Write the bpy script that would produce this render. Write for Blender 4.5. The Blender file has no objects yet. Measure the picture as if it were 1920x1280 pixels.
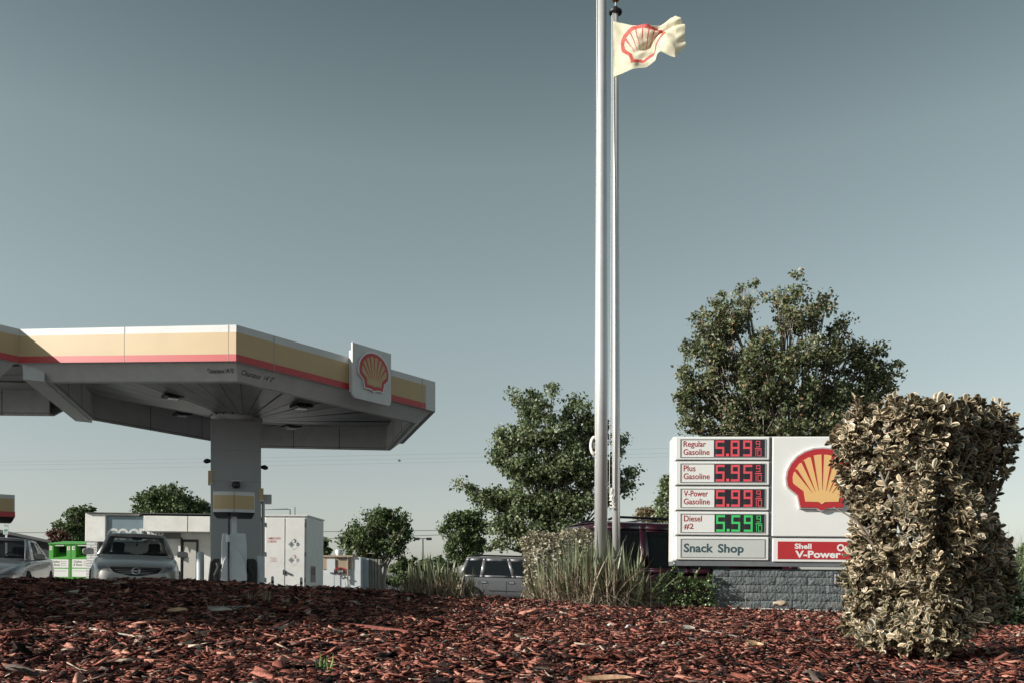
import bpy, bmesh, math, random
import numpy as np
from mathutils import Vector, Matrix, Euler
from mathutils.bvhtree import BVHTree
random.seed(7); rng = np.random.default_rng(7)
SC = bpy.context.scene
# ------------------------------------------------------------------ camera, light, exposure
cam_d = bpy.data.cameras.new("camera"); cam = bpy.data.objects.new("camera", cam_d)
SC.collection.objects.link(cam); SC.camera = cam
cam.location = (0, 0, 0); cam.rotation_euler = (math.radians(90), 0, 0)
cam_d.sensor_width = 36; cam_d.lens = 30; cam_d.shift_y = 435 / 1920
cam_d.clip_start = 0.05; cam_d.clip_end = 6000
SUN_AZ, SUN_EL = math.radians(18.5), math.radians(23)     # travel direction of the light, to the right and slightly away
S = Vector((math.cos(SUN_AZ) * math.cos(SUN_EL), math.sin(SUN_AZ) * math.cos(SUN_EL), -math.sin(SUN_EL)))
sd = bpy.data.lights.new("sun", 'SUN'); sd.energy = 5.0; sd.angle = math.radians(0.5); sd.color = (1.0, 0.95, 0.87)
so = bpy.data.objects.new("sun", sd); SC.collection.objects.link(so)
so.rotation_euler = S.to_track_quat('-Z', 'Y').to_euler()
W = bpy.data.worlds.new("World"); SC.world = W; W.use_nodes = True
nt = W.node_tree; nt.nodes.clear()
out = nt.nodes.new('ShaderNodeOutputWorld'); bg = nt.nodes.new('ShaderNodeBackground')
sky = nt.nodes.new('ShaderNodeTexSky'); sky.sky_type = 'NISHITA'; sky.sun_disc = False
sky.sun_elevation = SUN_EL; sky.sun_rotation = math.atan2(-S.x, -S.y)
sky.air_density = 1.0; sky.dust_density = 0.6; sky.ozone_density = 2.0
bw = nt.nodes.new('ShaderNodeRGBToBW'); nt.links.new(sky.outputs[0], bw.inputs[0])
ds = nt.nodes.new('ShaderNodeMix'); ds.data_type = 'RGBA'; ds.inputs[0].default_value = 0.30      # hazy, washed out blue
nt.links.new(bw.outputs[0], ds.inputs[6]); nt.links.new(sky.outputs[0], ds.inputs[7])
tcw = nt.nodes.new('ShaderNodeTexCoord'); sep = nt.nodes.new('ShaderNodeSeparateXYZ'); nt.links.new(tcw.outputs['Generated'], sep.inputs[0])
rp_ = nt.nodes.new('ShaderNodeValToRGB'); el = rp_.color_ramp.elements
while len(el) < 6: el.new(.5)
for e, (p_, k_, t_) in zip(el, ((0, .66, (.99, 1, .96)), (.11, .76, (.97, 1, .94)), (.28, 1.0, (.90, 1, .90)), (.43, 1.02, (.87, 1, .88)), (.56, .74, (.80, 1, .90)), (1, .5, (.8, 1, .92)))):
    e.position = p_; e.color = (k_ * t_[0], k_ * t_[1], k_ * t_[2], 1)
nt.links.new(sep.outputs[2], rp_.inputs[0])
gm = nt.nodes.new('ShaderNodeMix'); gm.data_type = 'RGBA'; gm.blend_type = 'MULTIPLY'; gm.inputs[0].default_value = 1
nt.links.new(ds.outputs[2], gm.inputs[6]); nt.links.new(rp_.outputs[0], gm.inputs[7])
nt.links.new(gm.outputs[2], bg.inputs[0]); bg.inputs[1].default_value = 0.121
nt.links.new(bg.outputs[0], out.inputs[0])
SC.view_settings.view_transform = 'Standard'; SC.view_settings.look = 'None'
SC.view_settings.exposure = 0.45; SC.view_settings.gamma = 1.0

# ------------------------------------------------------------------ helpers
HZ = 1075.0; FP = 1600.0
def P(px, py, Y): return Vector(((px - 960) / FP * Y, Y, (HZ - py) / FP * Y))
def X(px, Y): return (px - 960) / FP * Y
def Zz(py, Y): return (HZ - py) / FP * Y

def mat(name, col, rough=0.6, metal=0.0, noise=None, bump=None, spec=0.5, emit=None, coat=0.0, alpha=None, dark=None):
    m = bpy.data.materials.new(name); m.use_nodes = True; n = m.node_tree
    b = n.nodes['Principled BSDF']
    b.inputs['Base Color'].default_value = (*col, 1); b.inputs['Roughness'].default_value = rough
    b.inputs['Metallic'].default_value = metal; b.inputs['Specular IOR Level'].default_value = spec
    b.inputs['Coat Weight'].default_value = coat; b.inputs['Coat Roughness'].default_value = 0.06
    tc = n.nodes.new('ShaderNodeTexCoord')
    if noise:
        sc, amt = noise[0], noise[1]
        t = n.nodes.new('ShaderNodeTexNoise'); t.inputs['Scale'].default_value = sc; t.inputs['Detail'].default_value = 6
        t.inputs['Roughness'].default_value = 0.65
        n.links.new(tc.outputs['Object'], t.inputs['Vector'])
        r = n.nodes.new('ShaderNodeValToRGB')
        d = dark if dark else tuple(c * (1 - amt) for c in col)
        r.color_ramp.elements[0].color = (*d, 1); r.color_ramp.elements[0].position = 0.3
        r.color_ramp.elements[1].color = (*[min(1, c * (1 + amt * .35)) for c in col], 1); r.color_ramp.elements[1].position = 0.7
        n.links.new(t.outputs['Fac'], r.inputs[0]); n.links.new(r.outputs[0], b.inputs['Base Color'])
    if bump:
        t2 = n.nodes.new('ShaderNodeTexNoise'); t2.inputs['Scale'].default_value = bump[0]; t2.inputs['Detail'].default_value = 5
        n.links.new(tc.outputs['Object'], t2.inputs['Vector'])
        bp = n.nodes.new('ShaderNodeBump'); bp.inputs['Strength'].default_value = bump[1]
        bp.inputs['Distance'].default_value = bump[2] if len(bump) > 2 else 0.01
        n.links.new(t2.outputs['Fac'], bp.inputs['Height']); n.links.new(bp.outputs[0], b.inputs['Normal'])
    if emit:
        b.inputs['Emission Color'].default_value = (*emit[0], 1); b.inputs['Emission Strength'].default_value = emit[1]
    return m

def getmat(name, *a, **k): return bpy.data.materials.get(name) or mat(name, *a, **k)

def glassmat(name, tint, opac, rough=0.02):
    m = bpy.data.materials.new(name); m.use_nodes = True; n = m.node_tree; n.nodes.clear()
    o = n.nodes.new('ShaderNodeOutputMaterial'); tr = n.nodes.new('ShaderNodeBsdfTransparent')
    tr.inputs[0].default_value = (*tint, 1)
    pb = n.nodes.new('ShaderNodeBsdfPrincipled'); pb.inputs['Base Color'].default_value = (.01, .012, .014, 1)
    pb.inputs['Roughness'].default_value = rough
    mx = n.nodes.new('ShaderNodeMixShader'); mx.inputs[0].default_value = opac
    n.links.new(tr.outputs[0], mx.inputs[1]); n.links.new(pb.outputs[0], mx.inputs[2]); n.links.new(mx.outputs[0], o.inputs[0])
    return m

def islemat(name, cols, rough=0.55, trans=0.0, spec=0.4, bump=None):
    """colour differs from leaf to leaf / chip to chip"""
    m = bpy.data.materials.new(name); m.use_nodes = True; n = m.node_tree
    b = n.nodes['Principled BSDF']; b.inputs['Roughness'].default_value = rough
    b.inputs['Specular IOR Level'].default_value = spec
    g = n.nodes.new('ShaderNodeNewGeometry'); r = n.nodes.new('ShaderNodeValToRGB')
    r.color_ramp.interpolation = 'CONSTANT' if len(cols) > 5 else 'LINEAR'
    el = r.color_ramp.elements
    while len(el) < len(cols): el.new(0.5)
    for i, c in enumerate(cols):
        if len(c) == 4: el[i].position = c[3]
        else: el[i].position = i / max(1, len(cols) - (0 if len(cols) > 5 else 1))
        el[i].color = (*c[:3], 1)
    n.links.new(g.outputs['Random Per Island'], r.inputs[0])
    src = r.outputs[0]
    if bump:
        tc = n.nodes.new('ShaderNodeTexCoord'); t2 = n.nodes.new('ShaderNodeTexNoise'); t2.inputs['Scale'].default_value = bump[0]
        t2.inputs['Detail'].default_value = 6
        n.links.new(tc.outputs['Object'], t2.inputs['Vector'])
        bp = n.nodes.new('ShaderNodeBump'); bp.inputs['Strength'].default_value = bump[1]; bp.inputs['Distance'].default_value = 0.004
        n.links.new(t2.outputs['Fac'], bp.inputs['Height']); n.links.new(bp.outputs[0], b.inputs['Normal'])
        mx = n.nodes.new('ShaderNodeMix'); mx.data_type = 'RGBA'; mx.blend_type = 'MULTIPLY'; mx.inputs[0].default_value = 0.7
        rr = n.nodes.new('ShaderNodeValToRGB'); rr.color_ramp.elements[0].position = .3; rr.color_ramp.elements[0].color = (.35, .33, .32, 1)
        rr.color_ramp.elements[1].position = .65; rr.color_ramp.elements[1].color = (1, 1, 1, 1)
        n.links.new(t2.outputs['Fac'], rr.inputs[0]); n.links.new(src, mx.inputs[6]); n.links.new(rr.outputs[0], mx.inputs[7])
        src = mx.outputs[2]
    n.links.new(src, b.inputs['Base Color'])
    if trans > 0:
        o = n.nodes['Material Output']; tl = n.nodes.new('ShaderNodeBsdfTranslucent'); mx2 = n.nodes.new('ShaderNodeMixShader')
        mx2.inputs[0].default_value = trans; n.links.new(src, tl.inputs[0])
        n.links.new(b.outputs[0], mx2.inputs[1]); n.links.new(tl.outputs[0], mx2.inputs[2]); n.links.new(mx2.outputs[0], o.inputs[0])
    return m

def tag(o, label=None, cat=None, group=None, kind=None):
    if label: o['label'] = label
    if cat: o['category'] = cat
    if group: o['group'] = group
    if kind: o['kind'] = kind
    return o

def thing(name, label, cat, loc=(0, 0, 0), rot=(0, 0, 0), group=None):
    o = bpy.data.objects.new(name, None); SC.collection.objects.link(o)
    o.location = loc; o.rotation_euler = rot; o.empty_display_size = 0.2
    tag(o, label, cat, group); return o

def pmat(o):
    m = Matrix.LocRotScale(o.location, o.rotation_euler, o.scale)
    return (pmat(o.parent) @ m) if o.parent else m

def link(name, me, mats, parent=None, world=False, smooth=False):
    if not isinstance(mats, (list, tuple)): mats = [mats]
    for m in mats: me.materials.append(m)
    if world and parent is not None: me.transform(pmat(parent).inverted())
    if smooth: me.polygons.foreach_set('use_smooth', [True] * len(me.polygons))
    o = bpy.data.objects.new(name, me); SC.collection.objects.link(o)
    if parent is not None: o.parent = parent
    return o

class MB:
    def __init__(s): s.v = []; s.f = []; s.m = []
    def add(s, vs, fs, mi=0, M=None):
        k = len(s.v)
        for p in vs:
            p = Vector(p); s.v.append(tuple(M @ p) if M is not None else tuple(p))
        for f in fs: s.f.append(tuple(i + k for i in f)); s.m.append(mi)
        return s
    def box(s, x0, x1, y0, y1, z0, z1, mi=0, M=None):
        vs = [(x0, y0, z0), (x1, y0, z0), (x1, y1, z0), (x0, y1, z0), (x0, y0, z1), (x1, y0, z1), (x1, y1, z1), (x0, y1, z1)]
        return s.add(vs, [(0, 3, 2, 1), (4, 5, 6, 7), (0, 1, 5, 4), (1, 2, 6, 5), (2, 3, 7, 6), (3, 0, 4, 7)], mi, M)
    def quad(s, a, b, c, d, mi=0): return s.add([a, b, c, d], [(0, 1, 2, 3)], mi)
    def prism(s, pts, y0, y1, mi=0, M=None):
        """outline in local x,z (counter-clockwise seen from -y), from y0 (front) to y1 (back)"""
        n = len(pts); vs = [(x, y0, z) for x, z in pts] + [(x, y1, z) for x, z in pts]
        fs = [tuple(range(n)), tuple(range(2 * n - 1, n - 1, -1))] + [(i + n, (i + 1) % n + n, (i + 1) % n, i) for i in range(n)]
        return s.add(vs, fs, mi, M)
    def tube(s, pts, rad, n=8, mi=0, M=None, cap=True):
        pts = [Vector(p) for p in pts]
        if not isinstance(rad, (list, tuple)): rad = [rad] * len(pts)
        vs = []; prev = None
        for i, p in enumerate(pts):
            d = (pts[min(i + 1, len(pts) - 1)] - pts[max(i - 1, 0)])
            d = d.normalized() if d.length > 1e-9 else Vector((0, 0, 1))
            if prev is None:
                a = d.orthogonal().normalized()
            else:
                a = prev - d * prev.dot(d); a = a.normalized() if a.length > 1e-6 else d.orthogonal().normalized()
            prev = a; b = d.cross(a)
            for k in range(n):
                t = 2 * math.pi * k / n; vs.append(p + (a * math.cos(t) + b * math.sin(t)) * rad[i])
        fs = []
        for i in range(len(pts) - 1):
            for k in range(n):
                k2 = (k + 1) % n; fs.append((i * n + k, i * n + k2, (i + 1) * n + k2, (i + 1) * n + k))
        if cap: fs.append(tuple(range(n - 1, -1, -1))); fs.append(tuple(range((len(pts) - 1) * n, len(pts) * n)))
        return s.add(vs, fs, mi, M)
    def lathe(s, prof, n=24, mi=0, M=None):
        """profile of (radius, z) around local z"""
        vs = []; fs = []
        for r, z in prof:
            for k in range(n):
                t = 2 * math.pi * k / n; vs.append((r * math.cos(t), r * math.sin(t), z))
        for i in range(len(prof) - 1):
            for k in range(n):
                k2 = (k + 1) % n; fs.append((i * n + k, i * n + k2, (i + 1) * n + k2, (i + 1) * n + k))
        fs.append(tuple(range(n - 1, -1, -1))); fs.append(tuple(range((len(prof) - 1) * n, len(prof) * n)))
        return s.add(vs, fs, mi, M)
    def grid(s, fn, nu, nv, mi=0):
        vs = [fn(i / nu, j / nv) for j in range(nv + 1) for i in range(nu + 1)]
        fs = [(j * (nu + 1) + i, j * (nu + 1) + i + 1, (j + 1) * (nu + 1) + i + 1, (j + 1) * (nu + 1) + i) for j in range(nv) for i in range(nu)]
        return s.add(vs, fs, mi)
    def build(s, name, mats, parent=None, world=False, smooth=False, bevel=0.0, auto=False):
        me = bpy.data.meshes.new(name); me.from_pydata(s.v, [], s.f)
        me.polygons.foreach_set('material_index', s.m)
        o = link(name, me, mats, parent, world, smooth)
        me.validate(); me.update()
        if bevel > 0:
            b = o.modifiers.new('bevel', 'BEVEL'); b.width = bevel; b.segments = 2; b.limit_method = 'ANGLE'; b.angle_limit = math.radians(40)
        if auto:
            me.polygons.foreach_set('use_smooth', [True] * len(me.polygons))
            try: me.set_sharp_from_angle(angle=math.radians(40))
            except Exception: pass
        return o

def raw(name, V, F, mats, mi=None, parent=None, world=False, smooth=False):
    """numpy mesh: V (n,3), F (m,k)"""
    me = bpy.data.meshes.new(name); V = np.ascontiguousarray(V, dtype=np.float32); F = np.ascontiguousarray(F, dtype=np.int32)
    k = F.shape[1]; me.vertices.add(len(V)); me.vertices.foreach_set('co', V.ravel())
    me.loops.add(F.size); me.loops.foreach_set('vertex_index', F.ravel())
    me.polygons.add(len(F)); me.polygons.foreach_set('loop_start', np.arange(0, F.size, k, dtype=np.int32))
    me.polygons.foreach_set('loop_total', np.full(len(F), k, dtype=np.int32))
    if mi is not None: me.polygons.foreach_set('material_index', np.ascontiguousarray(mi, dtype=np.int32))
    me.update(calc_edges=True)
    return link(name, me, mats, parent, world, smooth)

def rotmats(yaw, pitch, roll):
    cy, sy, cp, sp, cr, sr = np.cos(yaw), np.sin(yaw), np.cos(pitch), np.sin(pitch), np.cos(roll), np.sin(roll)
    R = np.empty((len(yaw), 3, 3))
    R[:, 0, 0] = cy * cp; R[:, 0, 1] = cy * sp * sr - sy * cr; R[:, 0, 2] = cy * sp * cr + sy * sr
    R[:, 1, 0] = sy * cp; R[:, 1, 1] = sy * sp * sr + cy * cr; R[:, 1, 2] = sy * sp * cr - cy * sr
    R[:, 2, 0] = -sp; R[:, 2, 1] = cp * sr; R[:, 2, 2] = cp * cr
    return R
def basis(d, up):
    """x = d, z ~ up"""
    d = d / np.linalg.norm(d, axis=1, keepdims=True)
    y = np.cross(up, d); y /= (np.linalg.norm(y, axis=1, keepdims=True) + 1e-9); z = np.cross(d, y)
    return np.stack([d, y, z], axis=2)
def scatter(T, TF, pos, R, scale):
    """template verts T (k,3), faces TF, per instance position, rotation, scale (n,) or (n,3)"""
    n = len(pos); scale = np.asarray(scale); scale = scale[:, None] * np.ones(3) if scale.ndim == 1 else scale
    V = np.einsum('nij,nkj->nki', R, T[None] * scale[:, None, :]) + pos[:, None, :]
    F = (TF[None] + (np.arange(n) * len(T))[:, None, None]).reshape(-1, TF.shape[1])
    return V.reshape(-1, 3), F
LEAF_T = np.array([(0, 0, 0), (.38, -.36, .07), (.45, .36, .09), (1, 0, -.06), (.42, 0, -.03)])
LEAF_F = np.array([(0, 1, 4), (1, 3, 4), (3, 2, 4), (2, 0, 4)])

def text_mb(s, x0, z0, x1, z1, th=0.004, off=0.0, y=0.0, M=None, keep=False, mb=None, mi=0):
    cu = bpy.data.curves.new('lettering', 'FONT'); cu.body = s; cu.offset = off; cu.extrude = 0; cu.resolution_u = 3
    ob = bpy.data.objects.new('lettering', cu); SC.collection.objects.link(ob)
    dg = bpy.context.evaluated_depsgraph_get(); me = bpy.data.meshes.new_from_object(ob.evaluated_get(dg))
    vs = np.array([v.co[:] for v in me.vertices]); fs = [tuple(p.vertices) for p in me.polygons]
    bpy.data.objects.remove(ob); bpy.data.curves.remove(cu)
    mn, mx = vs.min(0), vs.max(0); w, h = mx[0] - mn[0], mx[1] - mn[1]
    sx, sz = (x1 - x0) / w, (z1 - z0) / h
    mb = mb or MB()
    vv = [(x0 + (p[0] - mn[0]) * sx, y, z0 + (p[1] - mn[1]) * sz) for p in vs]
    mb.add(vv, fs, mi, M)
    bpy.data.meshes.remove(me)
    return mb

# ------------------------------------------------------------------ emblem outlines (unit: width 1, centred)
LH = [(0, .995), (.12, .985), (.24, .94), (.35, .865), (.435, .76), (.485, .645), (.5, .535), (.488, .43), (.465, .385), (.34, .275), (.30, .085), (.075, .085), (.04, .055), (0, .045)]
EMB_OUT = [(-x, z) for x, z in LH[::-1]] + [(x, z) for x, z in LH[1:-1]]          # starts bottom centre
LI = [(0, .905), (.07, .90), (.14, .885), (.16, .86), (.20, .86), (.275, .81), (.29, .78), (.325, .765), (.375, .69), (.38, .655), (.405, .625), (.42, .55), (.415, .47), (.40, .445), (.262, .335), (.235, .175), (.045, .17), (0, .135)]
EMB_IN = [(-x, z) for x, z in LI[::-1]] + [(x, z) for x, z in LI[1:-1]]
RAYS = []
for xo, zo, xi, zi, w in ((0, .91, 0, .36, .016), (.152, .885, .052, .345, .021), (.285, .80, .098, .33, .022), (.382, .665, .14, .31, .022)):
    for sgn in ((1,) if xo == 0 else (1, -1)):
        d = Vector((xo - xi, zo - zi)).normalized(); nrm = Vector((-d.y, d.x)) * w
        RAYS.append([(sgn * xi, zi), (sgn * (xo - nrm.x), zo - nrm.y), (sgn * (xo + nrm.x), zo + nrm.y)])
def pip(x, z, poly):
    c = False; n = len(poly); j = n - 1
    for i in range(n):
        xi, zi = poly[i]; xj, zj = poly[j]
        if (zi > z) != (zj > z) and x < (xj - xi) * (z - zi) / (zj - zi) + xi: c = not c
        j = i
    return c
def area2(p): return sum(p[i][0] * p[(i + 1) % len(p)][1] - p[(i + 1) % len(p)][0] * p[i][1] for i in range(len(p)))
def ccw(p): return p if area2(p) > 0 else p[::-1]
def emblem(parent, cx, z0, w, h, yf, depth, m_edge, m_red, m_yel, M=None):
    sc = lambda poly, k=1.0, : ccw([(cx + x * w * k, z0 + (.5 + (z - .5) * k) * h) for x, z in poly])
    e = MB().prism(sc(EMB_OUT, 1.045), yf - depth * .8, yf, 0, M).build('emblem_rim', m_edge, parent)
    r = MB().prism(sc(EMB_OUT), yf - depth, yf - depth * .8 + .0005, 0, M).build('emblem', m_red, parent)
    y = MB().prism(sc(EMB_IN), yf - depth - .004, yf - depth + .001, 0, M).build('shell_field', m_yel, r)
    rb = MB()
    for q in RAYS: rb.prism(sc(q), yf - depth - .007, yf - depth - .003, 0, M)
    rb.build('shell_rib', m_red, r)
    return r

# ------------------------------------------------------------------ terrain
def lerp(xs, ys, x): return np.interp(x, xs, ys)
def lot_z(x, y):
    a = lerp([-60, -12, -7.5, 0, 4, 60], [-.42, -.42, -.47, -1.1, -1.22, -1.3], x)
    k = np.clip((np.asarray(y) - 24) / 22, 0, 1); k = k * k * (3 - 2 * k)
    return a * (1 - k) + (-1.05) * k
CX = [-9, -4.3, -3.0, -1.5, 0, 1.5, 2.6, 4.4, 6.5, 9]
CY = [7.0, 7.0, 7.2, 7.6, 9.0, 10.2, 11.0, 11.4, 11.4, 11.4]
CZ = [-.03, -.045, -.062, -.137, -.280, -.392, -.455, -.50, -.63, -.7]
def bed_z(x, y):
    x = np.asarray(x, float); y = np.asarray(y, float)
    yc = lerp(CX, CY, x); zc = lerp(CX, CZ, x); z0 = -.335 - .012 * x
    t = np.clip((y - 2.4) / (yc - 2.4), 0, 1); z = z0 + (zc - z0) * t
    un = .018 * np.sin(x * 3.1 + 1) * np.sin(y * 2.3) + .010 * np.sin(x * 7.3 + y * 5.1)
    z = z + un * np.clip(1.2 - y / 9, .2, 1)
    b = np.clip((y - yc) / 0.5, 0, 1); z = z - .03 * b
    e = np.maximum(yc + .7, np.where(x > .3, 11.75, 0)); s = np.clip((y - e) / .8, 0, 1)
    return z * (1 - s) + (lot_z(x, y) - .1) * s
def G(px, py):
    """ground point of the bed seen at a pixel of the photograph"""
    k = (HZ - py) / FP
    for i in range(1500):
        Y = 1.5 + i * .01; x = X(px, Y)
        if bed_z(x, Y) >= k * Y: return Vector((x, Y, float(bed_z(x, Y))))
    return P(px, py, 10)
M_asph = mat('asphalt', (.07, .07, .072), .9, noise=(3, .3), bump=(60, .3))
M_soil = mat('mulch_soil', (.045, .016, .012), .95, noise=(30, .7), bump=(45, 1.0, .02))
xs = np.concatenate([np.linspace(-3000, -62, 12), np.linspace(-60, 60, 121), np.linspace(62, 3000, 12)])
ys = np.concatenate([np.linspace(-200, -2, 6), np.linspace(0, 60, 61), np.linspace(65, 4000, 24)])
def sheet(name, xs, ys, fn, m, kind='structure'):
    XX, YY = np.meshgrid(xs, ys); Z = fn(XX, YY); V = np.stack([XX, YY, Z], -1).reshape(-1, 3)
    nx, ny = len(xs), len(ys); I = np.arange(nx * ny).reshape(ny, nx)
    F = np.stack([I[:-1, :-1], I[:-1, 1:], I[1:, 1:], I[1:, :-1]], -1).reshape(-1, 4)
    return tag(raw(name, V, F, m, smooth=True), kind=kind)
def lotfn(x, y):
    under = (y < 12.4) & (np.abs(x) < 12)
    return lot_z(x, y) - np.where(under, .9, 0) * np.where(y > -3, 1, 0)
sheet('parking_lot', xs, ys, lotfn, M_asph)
sheet('planting_bed', np.linspace(-9, 12, 211), np.linspace(-1, 12.5, 181), bed_z, M_soil)

# wood chips -------------------------------------------------------
M_chip = islemat('wood_chip', [(.018, .010, .010, 0), (.06, .022, .018, .18), (.16, .050, .038, .34), (.30, .10, .072, .50), (.46, .175, .13, .68), (.58, .28, .21, .83), (.17, .13, .115, .92), (.62, .48, .38, .965)], .8, bump=(220, .5), spec=.2)
def chips():
    n = 190000
    Y = 1.75 * (12.2 / 1.75) ** (rng.random(n) ** .80)
    Xp = (rng.random(n) * 2 - 1) * (.66 * Y + .35)
    far = np.clip(Y / 6, .85, 1.5)
    L = np.exp(rng.normal(math.log(.040), .50, n)) * far; L = np.clip(L, .012, .17)
    Wd = L * rng.uniform(.10, .42, n); Wd = np.clip(Wd, .004, .024 * 1.4); T = Wd * rng.uniform(.10, .28, n)
    T_ = np.array([(-.5, -.4, -.5), (.42, -.5, -.5), (.5, .35, -.5), (-.40, .5, -.5), (-.5, -.32, .5), (.38, -.45, .5), (.5, .3, .5), (-.42, .42, .5),
                   (0, -.55, -.1), (.05, .55, .2)])
    F_ = np.array([(0, 3, 9, 8), (8, 9, 2, 1), (4, 8, 9, 7), (8, 5, 6, 9), (0, 8, 4, 4), (8, 1, 5, 5), (2, 9, 6, 6), (9, 3, 7, 7), (3, 0, 4, 7), (1, 2, 6, 5)])
    # split: quads with a doubled corner become tris
    z = bed_z(Xp, Y) + np.abs(rng.normal(0, .010, n)) + .001
    R = rotmats(rng.random(n) * 6.283, rng.normal(0, .20, n), rng.normal(0, .34, n))
    pos = np.stack([Xp, Y, z], 1)
    jit = rng.normal(0, .10, (n, 10, 3))
    Vt = (T_[None] + jit) * np.stack([L, Wd, T], 1)[:, None, :]
    V = (np.einsum('nij,nkj->nki', R, Vt) + pos[:, None, :]).reshape(-1, 3)
    tri = []
    for q in F_:
        if q[2] == q[3]: tri.append(q[:3])
        else: tri.append(q[[0, 1, 2]]); tri.append(q[[0, 2, 3]])
    tri = np.array(tri)
    F = (tri[None] + (np.arange(n) * 10)[:, None, None]).reshape(-1, 3)
    return raw('wood_chips', V, F, M_chip)
tag(chips(), 'loose red brown bark chips covering the bed', 'mulch', kind='stuff')

# ------------------------------------------------------------------ materials
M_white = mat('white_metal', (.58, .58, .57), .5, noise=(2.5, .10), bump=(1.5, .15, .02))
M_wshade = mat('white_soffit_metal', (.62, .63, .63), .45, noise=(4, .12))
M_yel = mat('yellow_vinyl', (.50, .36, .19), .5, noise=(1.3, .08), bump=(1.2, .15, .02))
M_red = mat('red_vinyl', (.46, .028, .034), .42, coat=.1)
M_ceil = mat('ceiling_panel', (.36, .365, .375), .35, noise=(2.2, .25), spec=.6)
M_seam = mat('seam_dark', (.05, .05, .055), .7)
M_black = mat('black_plastic', (.015, .015, .017), .45)
M_alum = mat('brushed_aluminium', (.60, .60, .60), .42, .45, noise=(3, .12), bump=(14, .1))
M_txt = mat('black_lettering', (.02, .02, .022), .6)
M_rope = mat('rope', (.72, .70, .66), .9, bump=(200, .6))

# ------------------------------------------------------------------ fuel canopy
def zlip(x, y): return 3.30 - .06 * (x + 4.65) - .02 * (y - 14.4)
def hexv(c, r, k):
    a = math.radians(-74.2 + 60 * k); return Vector((c[0] + r * math.cos(a), c[1] + r * math.sin(a)))
def V3(p, dz): return Vector((p[0], p[1], zlip(p[0], p[1]) + dz))
C1 = (-5.84, 18.6); R1 = 4.4
mid = (hexv(C1, R1, 4) + hexv(C1, R1, 5)) / 2
C2 = tuple(2 * mid - Vector(C1))
def wall(mb, a, b, z0, z1, t, mi=0, inward=None):
    """upright slab from a to b between heights above the lip plane, thickness t to the left of a->b"""
    d = (Vector(b) - Vector(a)).normalized(); n = Vector((-d.y, d.x)) * t
    a2 = Vector(a) + n; b2 = Vector(b) + n
    vs = [V3(a, z0), V3(b, z0), V3(b2, z0), V3(a2, z0), V3(a, z1), V3(b, z1), V3(b2, z1), V3(a2, z1)]
    mb.add(vs, [(0, 3, 2, 1), (4, 5, 6, 7), (0, 1, 5, 4), (1, 2, 6, 5), (2, 3, 7, 6), (3, 0, 4, 7)], mi)
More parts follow.
